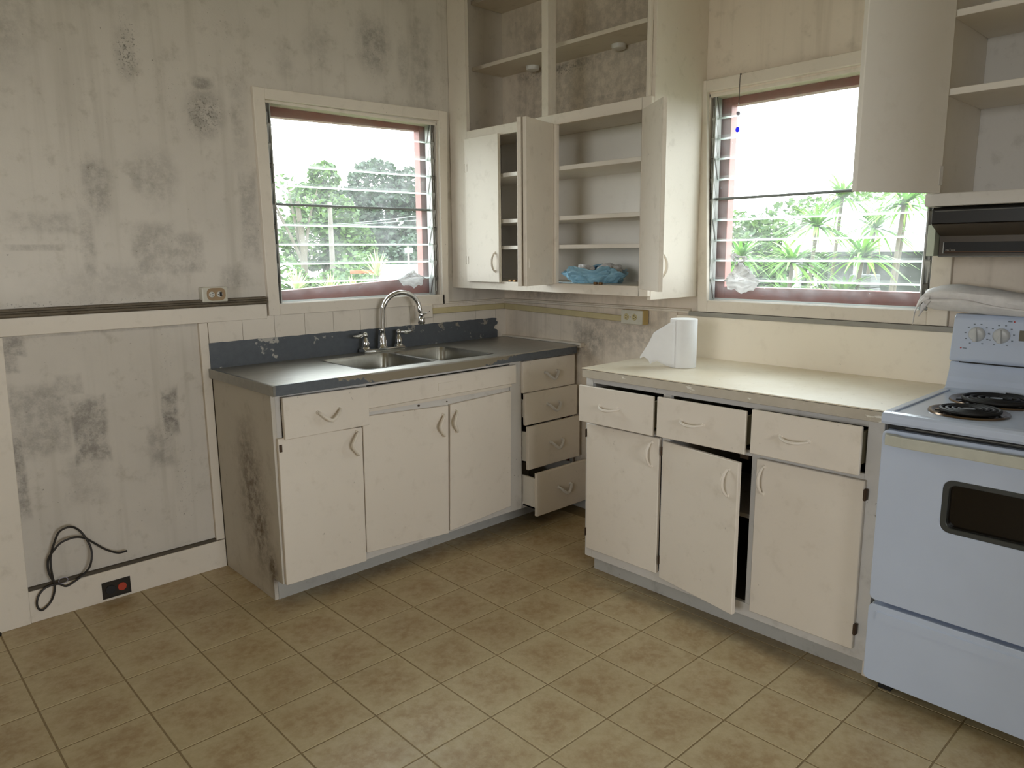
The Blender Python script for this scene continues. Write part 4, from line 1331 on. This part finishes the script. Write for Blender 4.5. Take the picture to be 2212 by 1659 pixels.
# ---- recessed outlet in the baseboard
fo = thing('baseboard_outlet', 'dark recessed outlet with one red socket in the left baseboard', 'outlet', (-2.239, -.001, .015))
m = MB().box(-2.294, -2.184, -.0045, -.0005, .078, .084).box(-2.294, -2.184, -.0045, -.0005, .012, .017).box(-2.294, -2.289, -.0045, -.0005, .017, .078).box(-2.189, -2.184, -.0045, -.0005, .017, .078)
m.build('rim', MAT['gap'], fo)
bx('backplate', MAT['gap'], fo, -2.289, -2.189, -.0025, -.0008, .017, .078, 0)
MB().lathe([(.020, 0), (.019, .003), (.001, .003)], (-2.262, -.0025, .047), (0, -1, 0), 24).build('socket', MAT['black_matt'], fo, smooth=True)
MB().lathe([(.018, 0), (.017, .003), (.001, .003)], (-2.217, -.0025, .048), (0, -1, 0), 10).build('socket', MAT['red_sock'], fo, label='orange red socket')
# ---- loose cable
CB_ = [(-2.187, .201), (-2.224, .206), (-2.269, .235), (-2.312, .278), (-2.340, .302), (-2.378, .317), (-2.423, .308), (-2.452, .281), (-2.472, .248), (-2.477, .200),
       (-2.463, .146), (-2.468, .105), (-2.483, .070), (-2.514, .052), (-2.529, .072), (-2.522, .109), (-2.494, .135), (-2.452, .142), (-2.424, .123), (-2.394, .131),
       (-2.355, .151), (-2.330, .187), (-2.320, .246), (-2.334, .301), (-2.357, .343), (-2.388, .365), (-2.424, .354), (-2.446, .311), (-2.462, .259), (-2.468, .212), (-2.464, .157), (-2.458, .138)]
pts = [(a, -.012 - .010 * math.sin(i * .8) ** 2 - (.004 if i % 2 else 0), b) for i, (a, b) in enumerate(CB_)]
cb = thing('loose_cable', 'thin black cable looped loosely against the lower left wall', 'cable', (-2.4, -.012, .05))
MB().tube(spline(pts, 5), .0042, 8).build('cable', MAT['cord'], cb, smooth=True)
MB().tube([(-2.430 + .017 * math.cos(t * PI / 6), -.016, .148 + .012 * math.sin(t * PI / 6)) for t in range(12)], .0012, 6, closed=True).build('wire_tie', MAT['bead_clear'], cb)
bk = MB().lathe([(.010, 0), (.011, .006), (.006, .013), (.001, .014)], (-2.665, -.022, 0.0), seg=10).build('floor_plug', MAT['black_matt'], None, smooth=True)
tag(bk, 'small black plug on the floor at the foot of the left wall board', 'plug')
# ---- paper towel roll
pr_ = thing('paper_towel_roll', 'white paper towel roll with loose torn sheet standing on the worktop', 'paper roll', (-.295, -1.475, .9345))
PX, PY = -.295, -1.475
MB().lathe([(.021, .209), (.056, .209), (.0575, .207), (.0575, .001), (.021, .001), (.021, .209)], (PX, PY, .9345), seg=48).build('roll', MAT['paper'], pr_, smooth=True)
MB().lathe([(.0205, .208), (.0190, .208), (.0190, .003), (.0205, .003), (.0205, .208)], (PX, PY, .9345), seg=24).build('core_tube', MAT['card'], pr_, smooth=True)
Lf = Vector((-.55, .835, 0)); Tc = Vector((-.835, -.55, 0))
outl = [(.0, 1.140), (.030, 1.139), (.055, 1.135), (.131, 1.083), (.134, 1.075), (.152, 1.035), (.176, .993), (.189, .972), (.187, .966), (.171, .975), (.162, .970), (.150, .960), (.142, .943), (.136, .950), (.124, .956), (.110, .958), (.100, .952), (.085, .945), (.06, .938), (.03, .936), (.0, .936)]
def sheet_pt(s, z):
    # leaves the roll tangentially and curls a little away
    if s < .05:
        an = s / .0590
        off = Lf * (.0590 * math.sin(an)) + Tc * (.0590 * math.cos(an))
    else:
        an = .05 / .0590
        off = Lf * (.0590 * math.sin(an) + (s - .05) * 1.02) + Tc * (.0590 * math.cos(an) - (s - .05) * .30)
    zz = z
    return Vector((PX, PY, 0)) + off + Vector((0, 0, zz))
tops = outl[:8]; bots = outl[:7:-1]
def interp(tab, s):
    for (a, za), (b, zb) in zip(tab, tab[1:]):
        if a <= s <= b:
            return za + (zb - za) * (s - a) / max(1e-6, b - a)
    return tab[-1][1]
tops = sorted(tops); bots = sorted(bots)
MB().grid(40, 12, lambda u, v: sheet_pt(.036 + u * .151, interp(tops, .036 + u * .151) * v + interp(bots, .036 + u * .151) * (1 - v))).build('loose_sheet', MAT['paper'], pr_, smooth=True, solid=.0008)
# ---- tissue wads stuck in the louvres
def tissue(nm, fn, c, wa, zt, zb, zl, label, seed):
    root = thing(nm, label, 'tissue', fn(c, -.005, zb), 'tissue wads in the louvres')
    def lo(u, v):
        a = c + (u - .5) * wa * (1 - .25 * v)
        edge = .014 * mnoise.noise(Vector((u * 6 + seed, 1, 0))) - .016 * math.exp(-((u - .55) / .15) ** 2)
        z = zl - (zl - zb) * v + (edge * v)
        n = .026 - .016 * v + .006 * mnoise.noise(Vector((u * 5, v * 4, seed)))
        return fn(a, n, z)
    MB().grid(24, 10, lo).build('lower_flap', MAT['tissue'], root, solid=.0012)
    def up_(u, v):
        a = c + (u - .5) * wa * (1.0 - .55 * v ** 1.5) + .012 * mnoise.noise(Vector((v * 4, seed, 2)))
        q = Vector((u * 4.5, v * 4, seed * 1.7))
        n = .012 - .030 * math.sin(u * PI) * math.sin(min(1, v * 1.2) * PI) + .022 * mnoise.noise(q) - .016 * abs(mnoise.noise(q * 2.2))
        z = zl - .004 + (zt - zl) * v * (1 + .35 * mnoise.noise(Vector((u * 5, 3, seed)))) * (.55 + .45 * math.sin(u * PI))
        return fn(a, n, z)
    MB().grid(26, 16, up_).build('upper_wad', MAT['tissue'], root, solid=.0008)
    return root
tissue('tissue_wad', fA, -.652, .17, 1.340, 1.262, 1.298, 'white tissue wad stuck in the louvres of the window over the sink', 4)
t2 = tissue('tissue_wad', fB, 1.555, .17, 1.385, 1.255, 1.296, 'white tissue wad stuck in the louvres of the window over the worktop', 11)
def knot(u, v):
    an = u * 2 * PI
    r = .030 * (1 + .35 * math.sin(3 * an + 1)) * (1 - .45 * v)
    q = Vector((u * 5, v * 3, 5))
    return fB(1.540 + r * math.cos(an) + .008 * mnoise.noise(q), .004 + .014 * math.sin(an * 2) * (1 - v) + .012 * mnoise.noise(q * 2), 1.388 + r * math.sin(an) * .95)
MB().grid(30, 8, knot, wrap=True).build('upper_wad', MAT['tissue'], t2, solid=.0008)
# ---- hanging bead ornament
hb = thing('hanging_beads', 'clear and blue glass beads hanging on a dark string before the right window', 'ornament', (-.016, -1.529, 1.93))
MB().tube([(-.010, -1.5275, 2.172), (-.016, -1.529, 2.15), (-.017, -1.5295, 2.056)], .0016, 6).build('string', MAT['string'], hb)
MB().ball((-.008, -1.5275, 2.172), .004, 8, 6).build('nail', MAT['black_matt'], hb)
MB().tube(spline([(-.017, -1.5295, 2.056), (-.017, -1.5275, 2.048), (-.017, -1.531, 2.040), (-.017, -1.528, 2.032), (-.017, -1.529, 2.020)], 3), .0011, 6).build('wire_link', MAT['alu'], hb)
MB().ball((-.017, -1.529, 2.011), .0085, 16, 10).build('bead', MAT['bead_clear'], hb, smooth=True, label='clear glass bead')
MB().tube(spline([(-.017, -1.529, 2.002), (-.017, -1.527, 1.992), (-.017, -1.531, 1.982), (-.017, -1.528, 1.972), (-.017, -1.529, 1.958)], 3), .0011, 6).build('wire_link', MAT['alu'], hb)
MB().ball((-.017, -1.529, 1.944), .0095, 16, 10, (.8, 1, 1.25)).build('bead', MAT['bead_blue'], hb, smooth=True, label='blue glass bead')

# ================================================================== OUTSIDE
ZG = -.9
def lawn_z(x, y):
    return ZG + .25 * mnoise.noise(Vector((x * .12, y * .12, 0)))
m = MB()
m.grid(40, 40, lambda u, v: (-40 + u * 110, -40 + v * 110, ZG - .05))
m.build('ground', MAT['grass'], None, origin=(0, 0, ZG), kind='structure')

def foliage(blobs, n, size, mat, name, parent, seed):
    rd = random.Random(seed)
    vs, fs = [], []
    tw = sum(b[3] ** 2 for b in blobs)
    for (bx0, by0, bz0, r, sz) in blobs:
        k = int(n * r * r / tw)
        for _ in range(k):
            while True:
                q = Vector((rd.uniform(-1, 1), rd.uniform(-1, 1), rd.uniform(-1, 1)))
                if .35 < q.length < 1:
                    break
            q = q.normalized() * (q.length ** .5)
            p = Vector((bx0 + q.x * r, by0 + q.y * r, bz0 + q.z * r * sz))
            t = Vector((rd.gauss(0, 1), rd.gauss(0, 1), rd.gauss(0, .6))).normalized()
            nn = Vector((rd.gauss(0, 1), rd.gauss(0, 1), rd.gauss(0, 1)))
            b = t.cross(nn)
            if b.length < 1e-3:
                continue
            b.normalize()
            s = size * rd.uniform(.6, 1.3)
            i = len(vs)
            vs += [p - t * s, p + b * s * .5, p + t * s, p - b * s * .5]
            fs.append((i, i + 1, i + 2, i + 3))
    og = ORG[parent.name]
    me = bpy.data.meshes.new(name)
    me.from_pydata([tuple(p - og) for p in vs], [], fs)
    me.materials.append(mat)
    o = bpy.data.objects.new(name, me)
    COL.objects.link(o)
    o.parent = parent
    ORG[o.name] = og
    return o
def tree(name, label, base, trunk_r, top, blobs, n, size, mat, seed, cat='tree', group=None, branches=()):
    root = thing(name, label, cat, base, group)
    b = Vector(base)
    tp = Vector(top)
    mid = b.lerp(tp, .5) + Vector((.15, -.1, 0))
    tb = MB().tube(spline([b, mid, tp], 4), [trunk_r * (1 - .06 * i) for i in range(9)], 8)
    for br in branches:
        tb.tube(spline([mid, mid.lerp(Vector(br), .5) + Vector((0, .1, .2)), br], 3), [trunk_r * .5, trunk_r * .42, trunk_r * .36, trunk_r * .3, trunk_r * .24, trunk_r * .18, trunk_r * .1], 6)
    tb.build('trunk', MAT['bark'], root, smooth=True)
    if n:
        foliage(blobs, n, size, mat, 'foliage', root, seed)
    return root
LD, LM = MAT['leaf_dark'], MAT['leaf_mid']
tree('broad_tree', 'broad dark tree with flat crown far behind the window over the sink', (16, 25, ZG), .4, (16, 25, 3.6),
     [(15.6, 25.3, 4.4, 1.25, .85), (17.2, 24.2, 3.9, 1.5, .9), (14.6, 26.0, 3.0, 1.3, 1), (16.2, 24.8, 2.8, 1.9, .9), (18.2, 23.4, 3.0, 1.7, 1.1), (15.0, 25.4, 1.4, 1.6, 1), (17.4, 23.8, 1.2, 1.9, 1)], 16000, .15, LD, 1,
     branches=[(15, 25.8, 3.8), (17.5, 24, 3.6)])
tree('slender_tree', 'slender pale green tree standing before the broad dark tree', (10.5, 21.2, ZG), .22, (10.6, 21.2, 4.0),
     [(10.7, 21.1, 4.1, .55, 1), (10.3, 21.4, 3.2, .8, .9), (11.0, 20.9, 2.7, .8, 1), (10.2, 21.4, 1.9, 1.1, 1), (11.3, 20.6, 1.6, 1.0, 1)], 7000, .12, LM, 2, branches=[(10.2, 21.4, 3.4)])
tree('bare_tree', 'thin half bare tree with sparse leaves at the left edge of the sink window view', (7.9, 18.1, ZG), .14, (8.0, 18.0, 3.0),
     [(7.6, 18.2, 3.4, .5, 1), (8.3, 17.8, 2.7, .5, 1), (7.5, 18.4, 2.4, .4, 1)], 260, .10, LM, 3, branches=[(7.2, 18.4, 3.4), (8.5, 17.6, 3.4), (7.3, 18.0, 2.7), (7.9, 18.4, 3.7)])
for i, (x, y, z, r, mt, lab) in enumerate(((6.3, 16.8, .5, 1.2, LM, 'rounded hedge bush at the left foot of the trees outside the sink window'),
                                           (7.4, 13.9, .1, 1.0, LM, 'low bright bush behind the spiky plants outside the sink window'),
                                           (11.2, 16.2, .7, 1.5, LD, 'dark bush on the right of the pole outside the sink window'),
                                           (8.6, 15.4, .5, 1.1, LM, 'leafy bush at the foot of the utility pole'),
                                           (13.6, 17.2, 1.3, 1.9, LD, 'tall dark bush at the right edge of the sink window view'))):
    root = thing('bush', lab, 'bush', (x, y, ZG), 'bushes outside the sink window')
    MB().tube([(x, y, ZG), (x, y, z)], [.08, .04], 6).build('stem', MAT['bark'], root)
    foliage([(x, y, z, r, .9), (x + r * .6, y - r * .5, z - r * .3, r * .7, .9), (x - r * .6, y + r * .5, z - r * .2, r * .7, .9), (x, y, z - r * .6, r * .9, .8)], 2600, .10, mt, 'foliage', root, 20 + i)
for i, (x, y, z, r, lab) in enumerate(((22.5, 12.2, 1.2, 2.2, 'distant tree clump behind the left part of the worktop window'),
                                      (23.8, 9.6, 1.5, 2.3, 'distant tree clump behind the middle of the worktop window'),
                                      (25.0, 6.6, 2.0, 2.6, 'distant tree clump above the pale roof outside the worktop window'))):
    root = thing('distant_tree', lab, 'tree', (x, y, ZG), 'distant trees outside the worktop window')
    MB().tube([(x, y, ZG), (x, y, z + 1)], [.25, .12], 6).build('trunk', MAT['bark'], root)
    foliage([(x, y, z, r, .8), (x - .7, y + 1.6, z - .2, r * .7, .8), (x + .6, y - 1.5, z, r * .7, .9), (x, y, z - 1.5, r, .8)], 4500, .15, LM, 'foliage', root, 40 + i)

def rosette(name, label, c, n, L, wd, mat, seed, stem_to=ZG, droop=.5, upright=.35):
    rd = random.Random(seed)
    root = thing(name, label, 'plant', (c[0], c[1], stem_to), name.replace('_', ' ') + 's outside')
    c = Vector(c)
    MB().tube(spline([(c.x + .1, c.y, stem_to), (c.x - .06, c.y + .05, (c.z + stem_to) / 2), (c.x, c.y, c.z)], 3), [.016] * 7, 7).build('stem', MAT['bark'], root, smooth=True)
    vs, fs = [], []
    og = ORG[root.name]
    for k in range(n):
        az = k * 2.399 + rd.uniform(-.2, .2)
        el = upright + rd.uniform(-.5, .75)
        ln = L * rd.uniform(.7, 1.1)
        dh = Vector((math.cos(az), math.sin(az), 0))
        sd_ = Vector((-math.sin(az), math.cos(az), 0))
        i0 = len(vs)
        S = 6
        for s in range(S + 1):
            t = s / S
            p = c + dh * (ln * t * math.cos(el)) + Vector((0, 0, ln * t * math.sin(el) - droop * ln * t * t * .8))
            wv = wd * (1 - t ** 2.2) * (.5 + min(.5, t * 3)) + .0012
            vs += [p - sd_ * wv - og, p + sd_ * wv - og]
        for s in range(S):
            a = i0 + 2 * s
            fs.append((a, a + 1, a + 3, a + 2))
    me = bpy.data.meshes.new('leaves')
    me.from_pydata([tuple(v) for v in vs], [], fs)
    me.materials.append(mat)
    o = bpy.data.objects.new('leaves', me)
    COL.objects.link(o)
    o.parent = root
    ORG[o.name] = og
    return root
for i, (c, L, lab) in enumerate((((1.88, 4.27, 1.16), .34, 'large pale spiky plant right of the pole outside the sink window'),
                                 ((.62, 3.84, 1.06), .27, 'pale spiky plant at the lower left of the sink window'),
                                 ((.95, 3.75, 1.02), .24, 'second pale spiky plant along the bottom of the sink window'),
                                 ((1.37, 4.0, 1.02), .18, 'small pale spiky plant left of the large spiky one'))):
    rosette('spiky_plant', lab, c, 46, L, .010, MAT['leaf_pale'], 60 + i, droop=.12, upright=.75)
RS = [((2.63, -.05, 1.36), .30, 'strap leaved plant at the left edge of the worktop window'), ((2.37, -.63, 1.33), .30, 'nearest strap leaved plant in the middle of the worktop window'),
      ((3.34, -.35, 1.62), .36, 'strap leaved plant rising behind the middle one outside the worktop window'), ((2.56, -1.06, 1.37), .30, 'strap leaved plant right of the middle outside the worktop window'),
      ((4.45, -.40, 1.62), .40, 'far strap leaved plant before the pale roof'), ((3.59, -.95, 1.78), .30, 'tall strap leaved plant on a thin bare stem before the house'),
      ((2.51, -.98, 1.10), .28, 'low strap leaved plant by the concrete blocks'), ((2.85, -.35, 1.08), .28, 'low strap leaved plant under the middle one'),
      ((2.16, -.22, 1.05), .24, 'low strap leaved plant behind the tissue wad'), ((4.34, -.12, 1.92), .36, 'high strap leaved plant under the cupboard door corner'),
      ((4.51, -.66, 1.97), .36, 'highest strap leaved plant at the right of the worktop window')]
for i, (c, L, lab) in enumerate(RS):
    rosette('strap_plant', lab, c, 84, L * 1.35, .013, MAT['leaf_strap'], 80 + i, droop=.55, upright=.35)
# utility pole with wires
up_ = thing('utility_pole', 'pale wooden utility pole before the trees outside the sink window', 'pole', (9.35, 18.44, ZG))
MB().tube([(9.35, 18.44, ZG), (9.35, 18.44, 3.05)], [.10, .07], 10).build('shaft', MAT['pole'], up_, smooth=True)
bx('cross_arm', MAT['pole'], up_, 9.0, 9.7, 18.38, 18.5, 2.88, 2.96)
for i, (z0, z1) in enumerate(((2.35, 3.0), (2.32, 2.72))):
    o = MB().tube([(9.35 + t * 4.4 / 8, 18.44 - t * 2.9 / 8, z0 + (z1 - z0) * (t / 8) ** 1.4) for t in range(9)], .012, 5).build('overhead_wire', MAT['wire'], None)
    tag(o, ('upper' if i == 0 else 'lower') + ' of the two wires running right from the utility pole', 'wire', 'overhead wires')
sg = thing('street_sign', 'small blank white sign board among the trees right of the spiky plant', 'sign', (8.54, 13.03, ZG))
MB().tube([(8.54, 13.05, ZG), (8.54, 13.05, 1.6)], .03, 8).build('post', MAT['pole'], sg)
MB().box(-.11, .11, -.01, .01, 1.42, 1.56).xf(Matrix.Translation((8.54, 13.03, 0)) @ Matrix.Rotation(math.radians(-40), 4, 'Z')).build('board', MAT['roof'], sg)
o = MB().box(-.22, .22, -.015, .015, 1.07, 1.12).xf(Matrix.Translation((4.36, 8.61, 0)) @ Matrix.Rotation(math.radians(-45), 4, 'Z'))
fo_ = thing('barrier_tape', 'strip of orange barrier net on stakes behind the spiky plants', 'net', (4.36, 8.61, ZG))
o.build('net', MAT['orange'], fo_)
for s in (-.2, .2):
    MB().tube([(4.36 + s * .7, 8.61 - s * .7, ZG), (4.36 + s * .7, 8.61 - s * .7, 1.13)], .008, 6).build('stake', MAT['pole'], fo_)
# white garden wall
gw = MB().box(-1.0, 1.3, -.1, .1, ZG, 1.20).xf(Matrix.Translation((6.5, 9.5, 0)) @ Matrix.Rotation(math.radians(-42), 4, 'Z'))
tag(gw.build('garden_wall', MAT['house'], None, .01), 'white garden wall low on the right outside the sink window', 'wall')
# neighbour's house
hs = thing('neighbour_house', 'white house with low pale roof behind the strap plants', 'house', (12.5, 1.8, ZG))
MB().hexa([(10.1, -1.6, 1.52), (10.1, 3.4, 1.52), (12.4, 3.4, 2.28), (12.4, -1.6, 2.28), (10.1, -1.6, 1.60), (10.1, 3.4, 1.60), (12.4, 3.4, 2.36), (12.4, -1.6, 2.36)]).build('roof_slope', MAT['roof'], hs)
MB().hexa([(12.4, -1.6, 2.28), (12.4, 3.4, 2.28), (14.7, 3.4, 1.52), (14.7, -1.6, 1.52), (12.4, -1.6, 2.36), (12.4, 3.4, 2.36), (14.7, 3.4, 1.60), (14.7, -1.6, 1.60)]).build('roof_slope', MAT['roof'], hs)
bx('fascia', MAT['house'], hs, 10.06, 10.1, -1.6, 3.4, 1.38, 1.60)
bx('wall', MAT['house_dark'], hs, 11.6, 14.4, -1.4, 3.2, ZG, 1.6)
for yy in (3.2, 2.1, 1.0, -.2, -1.3):
    bx('porch_post', MAT['house'], hs, 10.25, 10.38, yy - .06, yy + .06, ZG, 1.45)
for i, (x, y, z, dx, dy, dz, lab) in enumerate(((4.43, -.35, 1.06, .25, .2, .13, 'upper grey concrete block on a pile among the strap plants'),
                                               (4.43, -.35, .93, .26, .22, .13, 'lower grey concrete block on a pile among the strap plants'),
                                               (3.43, -.50, .94, .25, .2, .14, 'grey concrete block on a post near the bottom of the worktop window'))):
    b_ = thing('concrete_block', lab, 'block', (x, y, z), 'concrete blocks outside')
    bx('block', MAT['concrete'], b_, x - dx / 2, x + dx / 2, y - dy / 2, y + dy / 2, z, z + dz - .002, .01)
o = MB().box(4.26, 4.60, -.50, -.20, ZG - .05, .93).build('block_pier', MAT['concrete'], None, .01)
tag(o, 'wide grey concrete pier carrying two blocks among the strap plants', 'pier')
o = MB().box(3.36, 3.50, -.57, -.43, ZG - .05, .94).build('block_post', MAT['concrete'], None, .01)
tag(o, 'narrow grey concrete post carrying one block near the worktop window', 'post')
